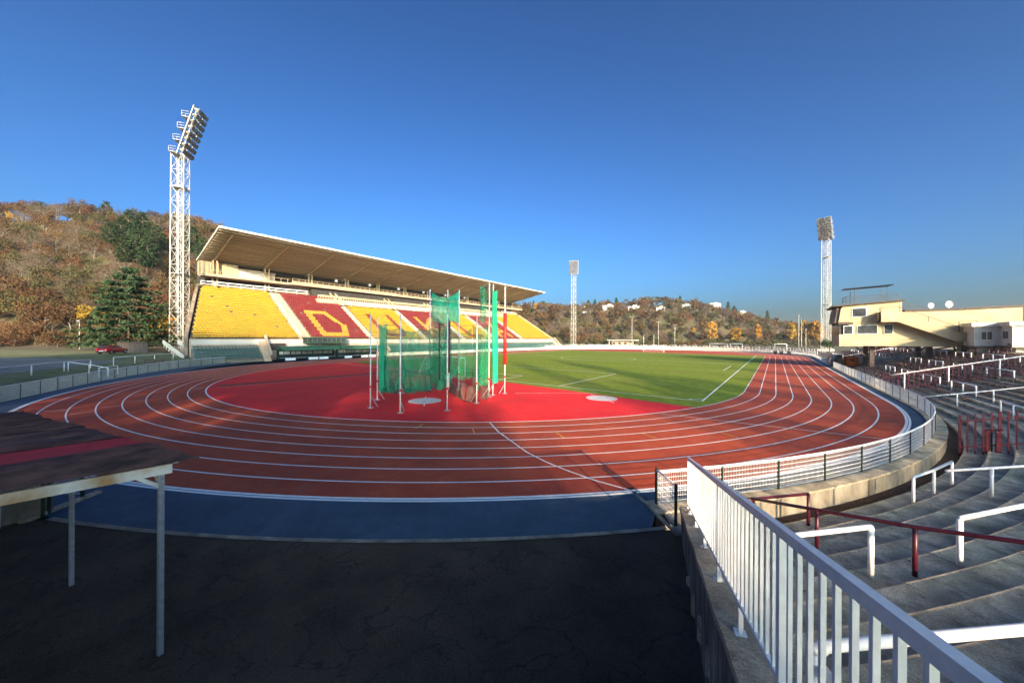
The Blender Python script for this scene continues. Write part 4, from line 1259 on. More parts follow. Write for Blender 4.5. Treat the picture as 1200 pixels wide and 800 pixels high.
for (cx, cy, lab) in ((13.68, -23.26, 'worn pale concrete throwing circle inside the netted cage'), (24.31, -12.98, 'pale throwing circle on the red infield near the pitch corner')):
    tcirc = empty('throwing_circle', (cx, cy, 0.002), lab, 'throwing circle')
    MB().prism(arc(1.22, 0, 354, 40, (cx, cy)), 0.003, 0.008).build('disc', M['disc'], tcirc)
    mb = MB(); mb.strip([(x, y, 0.014) for x, y in arc(1.22, 0, 360, 40, (cx, cy))], [(x, y, 0.014) for x, y in arc(1.29, 0, 360, 40, (cx, cy))]); mb.build('rim', M['white'], tcirc)
    for aa in (math.pi * 0.78, math.pi * -0.22):
        a = (cx + 1.3 * math.cos(aa), cy + 1.3 * math.sin(aa)); b = (cx + 2.1 * math.cos(aa), cy + 2.1 * math.sin(aa))
        line_poly('side_line', [(a[0] - cx, a[1] - cy), (b[0] - cx, b[1] - cy)], 0.06, 0.008, M['line'], None).parent = tcirc

# ------------------------------------------------------------------ goals
def goal(y, face, label):
    g_ = empty('football_goal', (0, y, 0), label, 'goal')
    for x in (-3.66, 3.66):
        MB().tube([(x, y, 0), (x, y, 2.44)], 0.06, 8).build('post', M['white'], g_, True)
        MB().tube([(x, y, 2.44), (x, y + face * 0.8, 2.4), (x, y + face * 1.9, 0.02)], 0.03, 6).build('stay', M['white'], g_, True)
    MB().tube([(-3.66, y, 2.44), (3.66, y, 2.44)], 0.06, 8).build('crossbar', M['white'], g_, True)
    mb = MB()
    for i in range(25):
        x = -3.66 + i * 7.32 / 24
        mb.bar((x, y + face * 0.8, 2.4), (x, y + face * 1.9, 0.02), 0.012)
    for j in range(8):
        mb.bar((-3.66, y + face * (0.8 + j * 0.157), 2.4 - j * 0.34), (3.66, y + face * (0.8 + j * 0.157), 2.4 - j * 0.34), 0.012)
    mb.build('net', M['white'], g_)


goal(-9.0, -1, 'white football goal at the cage end of the pitch')
goal(92.0, 1, 'white football goal at the far end of the pitch')

# ------------------------------------------------------------------ shelter on the left
SC = Vector((28.25, -39.48)); E2 = Vector((-0.9707, -0.2402)); E1 = Vector((-0.137, -0.9906))
sh = empty('shelter', (28.1, -39.7, 0), 'open shelter with dark corrugated roof and one red sheet on thin posts', 'shelter')
ZR = 3.10


def sp(a, b, z):
    p = SC + E2 * a + E1 * b
    return (p.x, p.y, z)


def sheet_roof(a0, a1, m, name, zo=0.0, pitch=0.11, depth=6.8):
    nA = max(2, int((a1 - a0) / (pitch / 4)))
    vs = []
    bs = [-0.12, 0.6, 1.4, 2.6, depth]
    for i in range(nA + 1):
        a = a0 + (a1 - a0) * i / nA
        w = 0.020 * math.sin(2 * math.pi * a / pitch)
        for j, b in enumerate(bs):
            wob = 0.016 * math.sin(a * 1.7 + b) + 0.010 * math.sin(a * 5.1 - b * 2)
            vs.append(sp(a, b + (0.02 * math.sin(a * 9) if j == 0 else 0), ZR + zo + w + wob - 0.012 * a))
    nb_ = len(bs)
    fs = [(i * nb_ + j, i * nb_ + j + 1, (i + 1) * nb_ + j + 1, (i + 1) * nb_ + j) for i in range(nA) for j in range(nb_ - 1)]
    return MB().add(vs, fs).build(name, m, sh)


edges = [(-0.12, 0.82, 'corr', 0.0), (0.76, 1.66, 'corr', 0.014), (1.62, 2.72, 'corrred', 0.004), (2.66, 3.7, 'corr', 0.02), (3.6, 4.75, 'corr', 0.006), (4.66, 5.8, 'corr', 0.024), (5.7, 6.85, 'corr', 0.010), (6.75, 7.9, 'corr', 0.03), (7.8, 8.95, 'corr', 0.016)]
for a0, a1, m, zo in edges: sheet_roof(a0, a1, M[m], 'roof_sheet', zo)
MB().bar(sp(0.0, 0.14, ZR - 0.13), sp(0.0, 6.8, ZR - 0.13), 0.07, 0.15).build('end_beam', M['rust'], sh)
for a in (2.4, 4.6, 6.8, 8.9): MB().bar(sp(a, -0.05, ZR - 0.13 - 0.012 * a), sp(a, 5.2, ZR - 0.13 - 0.012 * a), 0.07, 0.14).build('beam', M['rust'], sh)
for b in (0.1, 1.9, 3.7): MB().bar(sp(0.0, b, ZR - 0.045), sp(8.9, b, ZR - 0.045 - 0.105), 0.06, 0.05).build('purlin', M['rust'], sh)
for a in (0.0, 3.7, 8.7):
    for b in (0.27, 6.4):
        x, y, _ = sp(a, b, 0)
        MB().box((x, y, (ZR - 0.2) / 2), (0.065, 0.065, ZR - 0.2), math.atan2(E2.y, E2.x)).build('post', M['galv'], sh)
MB().bar(sp(0.0, 0.27, ZR - 0.40), sp(0.0, 0.52, ZR - 0.2), 0.04, 0.05).build('brace', M['rust'], sh)
MB().bar(sp(0.0, 0.27, ZR - 0.40), sp(0.26, 0.27, ZR - 0.16), 0.04, 0.05).build('brace', M['rust'], sh)
# stained wall at the far end of the shelter, with posts and gate
lw = empty('stained_wall', (19.5, -41.6, 0), 'grey stained concrete wall under the far end of the shelter', 'wall')
MB().bar((19.3, -41.0, 0.6), (20.4, -46.5, 0.6), 0.3, 1.25).build('wall', M['concw'], lw)
MB().box((20.0, -44.0, 0.0), (0.02, 0.4, 0.5)).build('drain_stain', M['dark'], lw)
gg = empty('track_gate', (19.1, -40.7, 0), 'small dark green gate posts with white mesh beside the stained wall', 'gate')
MB().box((18.85, -40.45, 0.6), (0.09, 0.09, 1.2)).build('post', M['dkgreen'], gg)
MB().box((19.5, -41.05, 0.6), (0.07, 0.07, 1.2)).build('post', M['dkgreen'], gg)
MB().box((19.68, -41.15, 0.6), (0.07, 0.07, 1.2)).build('post', M['dkgreen'], gg)
mobj('gate_mesh', fence_panel_mesh(1.6, 0.98, 'gate_mesh'), gg, (-0.25, 0.25, 0.1), math.atan2(-0.98, -1.5))
mb = MB()
mb.bar((17.4, -41.4, 1.12), (18.85, -40.45, 1.12), 0.05); mb.build('rail', M['white'], gg)
kb = MB(); kb.bar((18.6, -40.1, 0.03), (19.8, -41.5, 0.03), 0.16, 0.1); kb.build('kerb', M['conc'], gg)

# ------------------------------------------------------------------ elevated building on the right
eb = empty('elevated_building', (52, 41, 0.4), 'cream elevated building with outside stair cantilevered over the terrace on dark columns', 'building')
FY = 40.0; D_ = 9.0
X0, X1 = 44.9, 60.6
zf = lambda v, fw: CAMZ - (v - 395.8) * fw / 397.3
ZB, ZM, ZT = 4.15, 7.2, 11.0
# lower storey with sloped soffit, upper storey with raked glazed nose
def hprism(prof, y0, y1, m, name, par):
    """profile in xz extruded along y"""
    n = len(prof)
    vs = [(x, y0, z) for x, z in prof] + [(x, y1, z) for x, z in prof]
    fs = [tuple(range(n)), tuple(range(2 * n - 1, n - 1, -1))] + [((i + 1) % n, i, i + n, (i + 1) % n + n) for i in range(n)]
    return MB().add(vs, fs).build(name, m, par)


hprism([(45.0, 4.1), (58.2, 4.1), (58.2, 9.6), (47.2, 9.6), (45.9, 8.6), (45.9, 5.9), (45.0, 5.9)], FY + 0.02, FY + D_, M['cream'], 'core', eb)
# nose: upper gallery block overhanging
hprism([(44.6, 8.1), (47.4, 8.1), (47.4, 11.0), (45.3, 11.0), (44.9, 10.4)], FY - 0.02, FY + D_, M['cream'], 'upper_gallery', eb)
hprism([(44.15, 8.0), (44.58, 8.0), (44.88, 10.35), (44.5, 10.6)], FY + 0.3, FY + D_ - 0.3, M['ewall'], 'raked_front', eb)  # darker wall colour stands in for the shade on this front
hprism([(44.0, 10.75), (52.2, 11.35), (52.2, 11.55), (43.8, 10.95)], FY - 0.5, FY + D_ + 0.4, M['brown'], 'roof_slab', eb)
hprism([(45.2, 9.55), (51.9, 9.55), (51.9, 11.32), (45.2, 10.8)], FY + 0.0, FY + D_, M['cream'], 'upper_storey', eb)
hprism([(44.7, 4.0), (47.6, 4.0), (47.6, 6.0), (44.7, 6.0)], FY - 0.04, FY + D_, M['cream'], 'lower_gallery', eb)
for (xa, xb, za, zb, m) in [(46.3, 47.9, 9.0, 10.35, 'glass'), (46.9, 49.2, 6.15, 7.45, 'glass'), (50.0, 50.9, 6.15, 7.55, 'glass'), (45.3, 46.3, 6.1, 7.4, 'glass')]:
    w = MB(); w.box(((xa + xb) / 2, FY - 0.045, (za + zb) / 2), (xb - xa + 0.14, 0.10, zb - za + 0.14)); wo = w.build('window', M['white'], eb)
    MB().box(((xa + xb) / 2, FY - 0.075, (za + zb) / 2), (xb - xa, 0.06, zb - za)).build('pane', M[m], wo)
MB().box((44.65, FY + 4.4, 6.75), (0.08, 7.6, 1.35)).build('front_window', M['glass'], eb)
MB().box((45.5, FY + 4.4, 7.85), (1.8, 8.9, 0.35)).build('gallery_soffit', M['brown'], eb)
# stair on the facade
SYa, SYb = FY - 1.55, FY - 0.05
hprism([(49.2, 7.95), (51.2, 7.95), (57.0, 4.9), (58.9, 4.9), (58.9, 6.3), (57.2, 6.3), (51.4, 9.55), (49.2, 9.55)], SYa, SYa + 0.18, M['cream'], 'stair_parapet', eb)
hprism([(49.2, 7.95), (51.2, 7.95), (57.0, 4.9), (58.9, 4.9), (58.9, 5.15), (57.05, 5.15), (51.3, 8.2), (49.2, 8.2)], SYa + 0.18, SYb, M['cream'], 'stair_flight', eb)
hprism([(49.2, 7.95), (49.38, 7.95), (49.38, 9.55), (49.2, 9.55)], SYa, SYb, M['cream'], 'stair_parapet', eb)
mb = MB()
for (xa, za, xb, zb) in ((49.25, 10.25, 51.4, 10.25), (51.4, 10.25, 57.2, 7.05), (57.2, 7.05, 58.8, 7.05)): mb.bar((xa, SYa + .09, za), (xb, SYa + .09, zb), 0.06)
for (x, z0, z1) in ((49.25, 9.5, 10.25), (51.4, 9.5, 10.7), (54.3, 7.9, 8.7), (57.2, 6.3, 7.9), (58.8, 6.3, 7.9)): mb.bar((x, SYa + .09, z0), (x, SYa + .09, z1), 0.07)
mb.bar((57.2, SYa + .09, 7.9), (58.8, SYa + .09, 7.9), 0.06)
mb.bar((51.9, FY + 1, 11.3), (57.2, FY + 1, 9.0), 0.06); mb.bar((51.9, FY + 1, 10.9), (57.2, FY + 1, 8.6), 0.05)
for j in range(6): mb.bar((51.9 + j * 1.05, FY + 1, 9.3 + 0 * j), (51.9 + j * 1.05, FY + 1, 11.3 - j * .45), 0.05)
mb.build('stair_handrail', M['brown'], eb)
# rear wings
hprism([(58.2, 4.3), (63.2, 4.3), (63.2, 9.75), (58.2, 9.6)], FY + 0.25, FY + 10, M['cream'], 'rear_wing', eb)
hprism([(52.2, 9.6), (58.15, 9.6), (58.15, 9.9), (52.2, 9.9)], FY - 0.12, FY + 10.1, M['brown'], 'roof_edge', eb)
hprism([(58.25, 9.66), (63.3, 9.82), (63.3, 10.10), (58.25, 9.94)], FY + 0.1, FY + 10.1, M['brown'], 'roof_edge', eb)
MB().box((58.22, FY + 0.2, 7.0), (0.08, 0.14, 5.0)).build('expansion_joint', M['sconc'], eb)
# columns and struts
for (x, y) in ((48.9, 42.0), (48.9, 47.0), (55.2, 42.0), (55.2, 47.5), (60.0, 43)):
    z0 = terrace_z(x) - 0.1
    MB().box((x, y, (z0 + 4.1) / 2), (0.55, 0.7, 4.1 - z0)).build('column', M['brown'], eb)
for (x, y) in ((48.9, 42.0), (55.2, 42.0)):
    MB().bar((x + 3.6, y, 1.6), (x + 6.0 if x < 50 else x + 2.4, y, 4.1), 0.18).build('strut', M['brown'], eb)
    MB().bar((x + 0.2, y, 3.6), (x + 2.2, y, 4.1), 0.18).build('strut', M['brown'], eb)
    MB().bar((x - 0.3, y + 0.2, 1.8), (x - 2.6 if x > 50 else x - 2.0, y + .2, 4.1), 0.18).build('strut', M['brown'], eb)
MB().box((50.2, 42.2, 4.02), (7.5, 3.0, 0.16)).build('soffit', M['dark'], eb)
# ground-floor wall and recess under the wing
MB().box((60.6, 41.6, 3.0), (5.5, 0.3, 2.7)).build('plinth_wall', M['grender'], eb)
for x in (58.6, 59.6, 61.2, 62.3): MB().box((x, 41.43, 3.2), (0.6, 0.06, 0.9)).build('plinth_window', M['dark'], eb)
# roof-top camera platform
rp = empty('roof_platform', (47.6, 42, 11.2), 'railed camera platform with corrugated canopy on the roof of the elevated building', 'platform')
mb = MB()
for x in (45.6, 46.6, 50.4, 51.4):
    for y in (40.6, 44.6): mb.bar((x, y, 10.9), (x, y, 12.6 if x not in (46.6, 50.4) else 13.7), 0.07)
for z in (11.9, 12.5):
    mb.bar((45.6, 40.6, z), (51.4, 40.6, z), 0.06); mb.bar((45.6, 44.6, z), (51.4, 44.6, z), 0.06); mb.bar((45.6, 40.6, z), (45.6, 44.6, z), 0.06)
mb.build('railing', M['brown'], rp)
mb = MB()
for i in range(22):
    x0 = 45.2 + i * 0.27
    mb.add([(x0, 40.2, 13.75 + i * .012), (x0 + .135, 40.2, 13.85 + i * .012), (x0 + .27, 40.2, 13.76 + i * .012), (x0 + .27, 45, 13.96 + i * .012), (x0 + .135, 45, 14.05 + i * .012), (x0, 45, 13.95 + i * .012)], [(0, 1, 4, 5), (1, 2, 3, 4)])
mb.build('canopy', M['dkgreen'], rp)
# satellite dishes
def dish(loc, r, label):
    d = empty('satellite_dish', loc, label, 'satellite dish')
    vs = []; n = 14
    for k, (rr, xx) in enumerate(((0.02, 0.0), (0.5, 0.06), (0.85, 0.2), (1.0, 0.3))):
        vs += [(loc[0] - xx * r - .1, loc[1] - xx * r * .8 - .1 + 0, loc[2] + 1.1) if False else (loc[0] + rr * r * math.cos(2 * math.pi * j / n) * 0.8, loc[1] - xx * r - 0.2, loc[2] + 1.0 + rr * r * math.sin(2 * math.pi * j / n)) for j in range(n)]
    fs = [(k * n + j, k * n + (j + 1) % n, (k + 1) * n + (j + 1) % n, (k + 1) * n + j) for k in range(3) for j in range(n)]
    MB().add(vs, fs).build('reflector', M['white'], d, True)
    MB().tube([(loc[0], loc[1], loc[2] - 0.1), (loc[0], loc[1], loc[2] + 1.0)], 0.05).build('mast', M['galv'], d, True)
    MB().bar((loc[0], loc[1] - .2, loc[2] + 0.6), (loc[0], loc[1] - r - .1, loc[2] + 1.0), 0.04).build('feed_arm', M['galv'], d)


dish((55.2, 41.5, 9.5), 0.42, 'smaller cream satellite dish on the flat roof of the elevated building')
dish((57.0, 41.5, 9.6), 0.50, 'larger white satellite dish on the flat roof of the elevated building')

# low annexe -------------------------------------------------------------
an = empty('annexe', (62, 36, 3.4), 'low grey-cream annexe with flat cornice and square windows', 'building')
poly = [(57.9, 39.6), (57.9, 36.2), (60.1, 36.2), (60.1, 33.3), (72, 33.3), (72, 39.6)]
MB().prism(poly, 4.3, 7.0).build('wall', M['grender'], an)
cp_ = [(57.6, 39.6), (57.6, 35.9), (59.8, 35.9), (59.8, 33.0), (72.2, 33.0), (72.2, 39.6)]
MB().prism(cp_, 7.0, 7.55).build('cornice', M['grender'], an)
MB().prism([(58.3, 39.7), (58.3, 36.8), (60.6, 36.8), (60.6, 34.0), (72, 34.0), (72, 39.7)], 3.1, 4.3).build('base', M['hwhite'], an)
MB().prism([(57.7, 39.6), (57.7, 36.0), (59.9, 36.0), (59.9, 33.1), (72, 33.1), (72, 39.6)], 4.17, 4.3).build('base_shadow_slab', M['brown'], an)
for (c, d, ax) in [((58.95, 36.18, 5.75), (0.95, 0.08, 1.25), 'y'), ((60.08, 34.75, 5.85), (0.08, 1.25, 1.15), 'x'), ((62.6, 33.28, 5.8), (1.1, 0.08, 1.2), 'y')]:
    wo = MB().box(c, d).build('window', M['white'], an)
    if ax == 'y':
        for s_ in (-0.25, 0.25): MB().box((c[0] + s_ * d[0], c[1] - 0.03, c[2]), (d[0] * 0.42, 0.06, d[2] * 0.86)).build('pane', M['glass'], wo)
    else:
        for s_ in (-0.25, 0.25): MB().box((c[0] - 0.03, c[1] + s_ * d[1], c[2]), (0.06, d[1] * 0.42, d[2] * 0.86)).build('pane', M['glass'], wo)
for yy in (34.2, 33.75): MB().box((60.07, yy, 4.62), (0.08, 0.22, 0.2)).build('vent', M['dark'], an)
MB().box((61.6, 33.27, 4.62), (0.9, 0.08, 0.2)).build('vent', M['dark'], an)

# retaining wall under the building and things beside the track
uw = empty('back_wall', (50, 53, 0.0), 'cream retaining wall behind the terrace under the elevated building', 'wall')
MB().box((52.5, 55.0, 0.9), (9.0, 0.3, 1.9)).build('wall', M['grender'], uw)
ct = empty('container', (47.3, 49.6, 0.0), 'orange ribbed tank beside the track fence under the building', 'container')
mb = MB()
n = 16
prof = [(1.0, 0.1), (1.12, 0.3), (1.06, 0.45), (1.12, 0.6), (1.06, 0.8), (1.12, 1.0), (1.06, 1.2), (1.12, 1.4), (1.06, 1.6), (1.12, 1.75), (0.95, 1.92), (0.3, 2.0)]
vs = [(47.4 + r * math.cos(2 * math.pi * j / n), 49.6 + r * 0.8 * math.sin(2 * math.pi * j / n), z + 0.05) for r, z in prof for j in range(n)]
mb.add(vs, [(k * n + j, k * n + (j + 1) % n, (k + 1) * n + (j + 1) % n, (k + 1) * n + j) for k in range(len(prof) - 1) for j in range(n)] + [tuple(range(n - 1, -1, -1)), tuple(range((len(prof) - 1) * n, len(prof) * n))])
mb.build('shell', M['orange'], ct, True)
MB().box((47.4, 49.6, 0.05), (2.4, 2.0, 0.12)).build('pallet', M['brown'], ct)
MB().box((47.4, 48.65, 1.3), (0.5, 0.1, 0.4)).build('label_plate', M['maroon'], ct)
bd = empty('black_cabin', (45.4, 49.3, 0.0), 'black open-fronted cabin beside the orange tank at the track edge', 'cabin')
hprism([(44.7, 0.0), (46.0, 0.0), (46.0, 2.2), (45.3, 2.2), (44.7, 1.2)], 47.6, 50.9, M['black'], 'shell', bd)
MB().box((45.5, 47.55, 1.15), (0.7, 0.06, 1.2)).build('side_panel', M['brown'], bd)
MB().box((44.67, 49.2, 0.5), (0.06, 2.6, 0.6)).build('bench_front', M['black'], bd)
pdm = flat('tank_pad', [(44.7, 46.2), (48.9, 46.2), (48.9, 54), (44.7, 54)], -0.002, M['concw']); tag(pdm, kind='structure')
for i, (x, y) in enumerate(((36.0, 106.0), (37.6, 104.8), (39.6, 103.4))):
    bn = empty('black_bin', (x, y, 0), 'black equipment box standing on the track in the far bend', 'box', 'black boxes in the far bend')
    MB().prism([(x - .45, y - .4), (x + .45, y - .4), (x + .5, y + .4), (x - .5, y + .4)], 0.05, 1.1).build('body', M['black'], bn)
    MB().box((x, y, 1.15), (1.05, 0.9, 0.1)).build('lid', M['black'], bn)
    for sx in (-.3, .3): MB().box((x + sx, y, 0.03), (0.1, 0.7, 0.06)).build('skid', M['galv'], bn)

# ------------------------------------------------------------------ far end: pavilion, light poles, flag poles, practice goals
pv = empty('pavilion', (-47, 190, 0), 'small far pavilion with overhanging white flat roof', 'pavilion')
MB().box((-47.5, 190, 1.9), (12, 5, 3.6)).build('wall', M['sconc'], pv)
MB().box((-46.5, 189.5, 3.95), (19, 8, 0.5)).build('roof', M['hwhite'], pv)
for x in (-52, -48, -44): MB().box((x, 187.45, 1.7), (1.6, 0.1, 1.6)).build('window', M['brown'], pv)
for x in (-55, -38.5): MB().box((x, 186.5, 1.85), (0.3, 0.3, 3.7)).build('post', M['hwhite'], pv)


def zd(u, v, fw):
    rt = (u - 600) / 397.3 * fw; s, c = math.sin(-0.6603), math.cos(-0.6603)
    return (CAMX + fw * s + rt * c, CAMY + fw * c + rt * (-s), CAMZ - (v - 395.8) * fw / 397.3)


def light_pole(u, vtop, fw, label, two=True, r=0.16, group=None, arm=1.2):
    x, y, zt = zd(u, vtop, fw); z0 = tz(x, y) - 0.2
    p = empty('light_pole', (x, y, z0), label, 'light pole', group)
    MB().tube([(x, y, z0), (x, y, zt)], r * 1.25, 8, r2=r * 0.7).build('mast', M['steel'], p, True)
    if arm:
        mb = MB(); mb.bar((x - arm, y, zt), (x + arm, y, zt), 0.12); mb.build('cross_arm', M['steel'], p)
        for s_ in (-1, 1): MB().box((x + s_ * arm, y - 0.2, zt - 0.15), (0.7, 0.5, 0.4)).build('lamp', M['lamp'], p)
    else:
        MB().tube([(x, y, zt), (x, y, zt + 0.15)], r * 1.1, 8).build('cap', M['steel'], p, True)


light_pole(740.6, 370, 225, 'tallest slim floodlight pole beside the far pavilion')
light_pole(771.5, 376, 235, 'slim floodlight pole behind the far blue vehicles')
light_pole(790.8, 379.5, 240, 'grey floodlight pole before the far wood, paired lamps on top')
for u, v in ((754.3, 391.5), (766.3, 391.5)):
    light_pole(u, v, 215, 'short plain post between the two far floodlight poles', arm=0, group='short posts at the far end')
light_pole(93, 378, 78, 'short pale lamp post at the edge of the car park below the hill', arm=0.25, r=0.07)
for u, v, lab in ((936, 367, 'tallest white flagpole behind the far corner of the track'), (939.3, 373, 'middle white flagpole of the three behind the far corner'), (944.4, 384, 'shortest white flagpole of the three behind the far corner')):
    light_pole(u, v, 118, lab, arm=0, r=0.085)
light_pole(963.5, 372, 118, 'thin white mast beside the right lattice floodlight tower', arm=0, r=0.09)
for i, (u, w) in enumerate(((842, 21), (863, 14), (915, 14), (700, 30))):
    x, y, _ = zd(u, 402, 165 if i < 3 else 175)
    pgd = empty('practice_goal', (x, y, tz(x, y)), ['long green framed practice goal behind the far terraces', 'shorter green framed practice goal behind the far terraces', 'white framed practice goal by the flagpoles', 'low pale rail frame at the far end of the grandstand'][i], 'goal')
    z0 = tz(x, y); L = w / 397 * 165
    hx, hy = math.cos(0.6603) * L / 2, math.sin(0.6603) * L / 2
    hh = 2.9
    m_ = M['canopy'] if i < 2 else M['white']
    for s_ in (-1, 1): MB().tube([(x + s_ * hx, y + s_ * hy, z0), (x + s_ * hx, y + s_ * hy, z0 + hh)], 0.12, 6).build('post', M['white'] if i > 1 else M['galv'], pgd, True)
    MB().tube([(x - hx, y - hy, z0 + hh), (x + hx, y + hy, z0 + hh)], 0.12, 6).build('crossbar', M['white'] if i > 1 else M['galv'], pgd, True)


# cars -----------------------------------------------------------------
def car(loc, rz, paint, label):
    c = empty('parked_car', loc, label, 'car')
    c.rotation_euler = (0, 0, rz)
    L, W = 4.2, 1.72
    st_ = [(-2.10, 0.35, 0.62, 0.76), (-2.05, 0.30, 0.88, 0.82), (-1.85, 0.26, 0.98, 0.86), (-0.9, 0.24, 1.0, 0.86), (0.8, 0.24, 0.96, 0.86), (1.7, 0.26, 0.84, 0.83), (2.0, 0.30, 0.70, 0.74), (2.1, 0.38, 0.58, 0.66)]
    vs = []; fs = []
    for x, zl, zh, hw in st_:
        vs += [(x, -hw * 0.92, zl), (x, -hw, (zl + zh) / 2 - .05), (x, -hw * 0.95, zh), (x, hw * 0.95, zh), (x, hw, (zl + zh) / 2 - .05), (x, hw * 0.92, zl)]
    for i in range(len(st_) - 1):
        for j in range(6):
            a = i * 6 + j; b = i * 6 + (j + 1) % 6; fs.append((a, a + 6, b + 6, b))
    fs += [(0, 1, 2, 3, 4, 5), tuple(range(len(vs) - 1, len(vs) - 7, -1))]
    body = mobj('body', MB().add(vs, fs).mesh('body', M[paint], True), c)
    cab = [(-1.95, 0.97, 0.80), (-1.55, 1.40, 0.66), (-0.6, 1.47, 0.64), (0.25, 1.42, 0.64), (1.0, 0.95, 0.80)]
    vs = []
    for x, z, hw in cab: vs += [(x, -hw, z), (x, hw, z)]
    vs += [(-1.95, -0.82, 0.95), (-1.95, 0.82, 0.95), (1.0, -0.82, 0.93), (1.0, 0.82, 0.93)]
    mobj('roof', MB().add(vs, [(0, 2, 3, 1), (2, 4, 5, 3), (4, 6, 7, 5), (6, 8, 9, 7), (0, 10, 2), (2, 10, 12, 4), (4, 12, 6), (6, 12, 8), (1, 3, 11), (3, 5, 13, 11), (5, 7, 13), (7, 9, 13)]).mesh('roof', M[paint]), c)
    g1 = MB().add([(-1.93, -.66, 1.03), (-1.93, .66, 1.03), (-1.60, .56, 1.375), (-1.60, -.56, 1.375)], [(3, 2, 1, 0)])
    mobj('rear_window', g1.mesh('rear_window', M['glass']), c, (-0.012, 0, 0.012))
    g2 = MB().add([(0.34, -.56, 1.385), (0.34, .56, 1.385), (0.93, .70, 1.0), (0.93, -.70, 1.0)], [(3, 2, 1, 0)])
    mobj('windscreen', g2.mesh('windscreen', M['glass']), c, (0.012, 0, 0.012))
    for s_ in (-1, 1):
        g3 = MB().add([(-1.5, s_ * .775, 1.03), (-1.3, s_ * .69, 1.36), (0.15, s_ * .675, 1.36), (0.7, s_ * .785, 1.0)], [(0, 1, 2, 3)])
        mobj('side_window', g3.mesh('side_window', M['glass']), c, (0, s_ * 0.015, 0))
        mobj('tail_light', MB().box((-2.07, s_ * 0.66, 0.80), (0.08, 0.26, 0.18)).mesh('tail_light', M['redpad']), c)
        mobj('headlight', MB().box((2.05, s_ * 0.55, 0.62), (0.10, 0.30, 0.14)).mesh('headlight', M['lampg']), c)
        for x in (-1.3, 1.32):
            w = MB(); w.tube([(x, s_ * 0.70, 0.31), (x, s_ * 0.88, 0.31)], 0.31, 14)
            wo = mobj('wheel', w.mesh('wheel', M['tyre']), c)
            mobj('rim', MB().tube([(x, s_ * 0.86, 0.31), (x, s_ * 0.89, 0.31)], 0.19, 10).mesh('rim', M['galv']), wo)
    mobj('number_plate', MB().box((-2.115, 0, 0.55), (0.03, 0.52, 0.12)).mesh('number_plate', M['white']), c)
    mobj('bumper', MB().box((-2.08, 0, 0.42), (0.10, 1.5, 0.20)).mesh('bumper', M['black']), c)
    return c


x, y, z = zd(132, 416.5, 60)
car((x, y, 1.97), R_(180 + 20 - 60), 'carred', 'dark red hatchback parked by the conifer on the car park')
x, y, z = zd(764, 402, 215)
car((x, y, tz(x, y)), R_(140), 'blue', 'blue car parked at the far end between the floodlight poles')
mk = empty('maroon_shed', (-62, -33, 1.6), 'low maroon boarded shed beneath the conifer beside the red car', 'shed')
for j in range(7): MB().box((-63.5 + j * 0.62, -35.4 + j * 0.52, 2.9), (0.78, 0.08, 2.1), R_(40)).build('board', M['brown'], mk)
MB().bar((-63.9, -35.7, 4.0), (-59.3, -31.9, 4.0), 0.9, 0.12).build('roof', M['brown'], mk)

# houses -------------------------------------------------------------------
HOUSES = []


def house(u, vtop, wpx, fw, label, hpx=9, roofm='hwhite', gable=False):
    f0 = fw
    for k_ in range(60):
        x, y, zt = zd(u, vtop, fw)
        if tz(x, y) > zt - hpx / 397 * fw - 0.5: break
        fw += 1.5
        if fw > f0 * 1.6: break
    HOUSES.append((u, wpx, fw))
    W_ = wpx / 397 * fw; Hh = hpx / 397 * fw
    h = empty('hillside_house', (x, y, zt - Hh), label, 'house')
    a = 0.6603 + random.uniform(-.25, .25)
    zb = min(zt - Hh, tz(x, y) - 1)
    MB().box((x, y, (zb + zt) / 2), (W_, W_ * 0.7, zt - zb), a).build('wall', M['hwhite'] if roofm == 'hwhite' else M['cream'], h)
    ca, sa = math.cos(a), math.sin(a)
    if gable:
        hw, hd_ = W_ / 2 + .5, W_ * 0.35 + .5; e = Hh * 0.45
        P_ = lambda lx, ly, z: (x + lx * ca - ly * sa, y + lx * sa + ly * ca, z)
        MB().add([P_(-hw, -hd_, zt), P_(hw, -hd_, zt), P_(hw, hd_, zt), P_(-hw, hd_, zt), P_(-hw * .8, 0, zt + e), P_(hw * .8, 0, zt + e)], [(0, 1, 5, 4), (2, 3, 4, 5), (0, 4, 3), (1, 2, 5), (3, 2, 1, 0)]).build('roof', M[roofm], h)
    else:
        MB().box((x, y, zt + 0.2), (W_ + .8, W_ * .7 + .8, 0.4), a).build('roof', M[roofm], h)
        MB().box((x + ca * W_ * .15, y + sa * W_ * .15, zt + 0.9), (W_ * 0.4, W_ * .4, 1.6), a).build('penthouse', M['hwhite'], h)
    for k in range(4):
        lx = -W_ / 2 + W_ * (k + .5) / 4
        for zz in (0.3, 0.7):
            ly = -W_ * 0.35
            MB().box((x + lx * ca - ly * sa, y + lx * sa + ly * ca, zt - Hh + Hh * zz), (W_ * 0.12, 0.12, Hh * 0.2), a).build('window', M['glass'], h)


house(187, 291, 11, 104, 'cream hillside house with red tiled roof behind the grandstand end', 7, 'rooftile', True)
house(236, 297, 8, 106, 'brown gabled house half hidden between tower and grandstand roof', 5, 'rooftile', True)
for u, v, w, hp, lab in [(687.7, 357, 9, 6, 'white villa on the ridge above the pavilion, leftmost by the far tower'), (712, 358, 12, 5, 'wide pale villa on the ridge among dark conifers'), (741.7, 359, 12, 7, 'cream villa standing lower on the slope above the pavilion'), (772.8, 360, 10, 6, 'small bright white villa on the slope above the floodlight poles'), (803, 357, 10, 6, 'white villa on the ridge beside a round dark pine'), (835, 355, 13, 5, 'long white villa crowning the end of the ridge'), (868, 364, 8, 5, 'tiny white house near the dropping end of the ridge')]:
    house(u, v, w, 335, lab, hp)

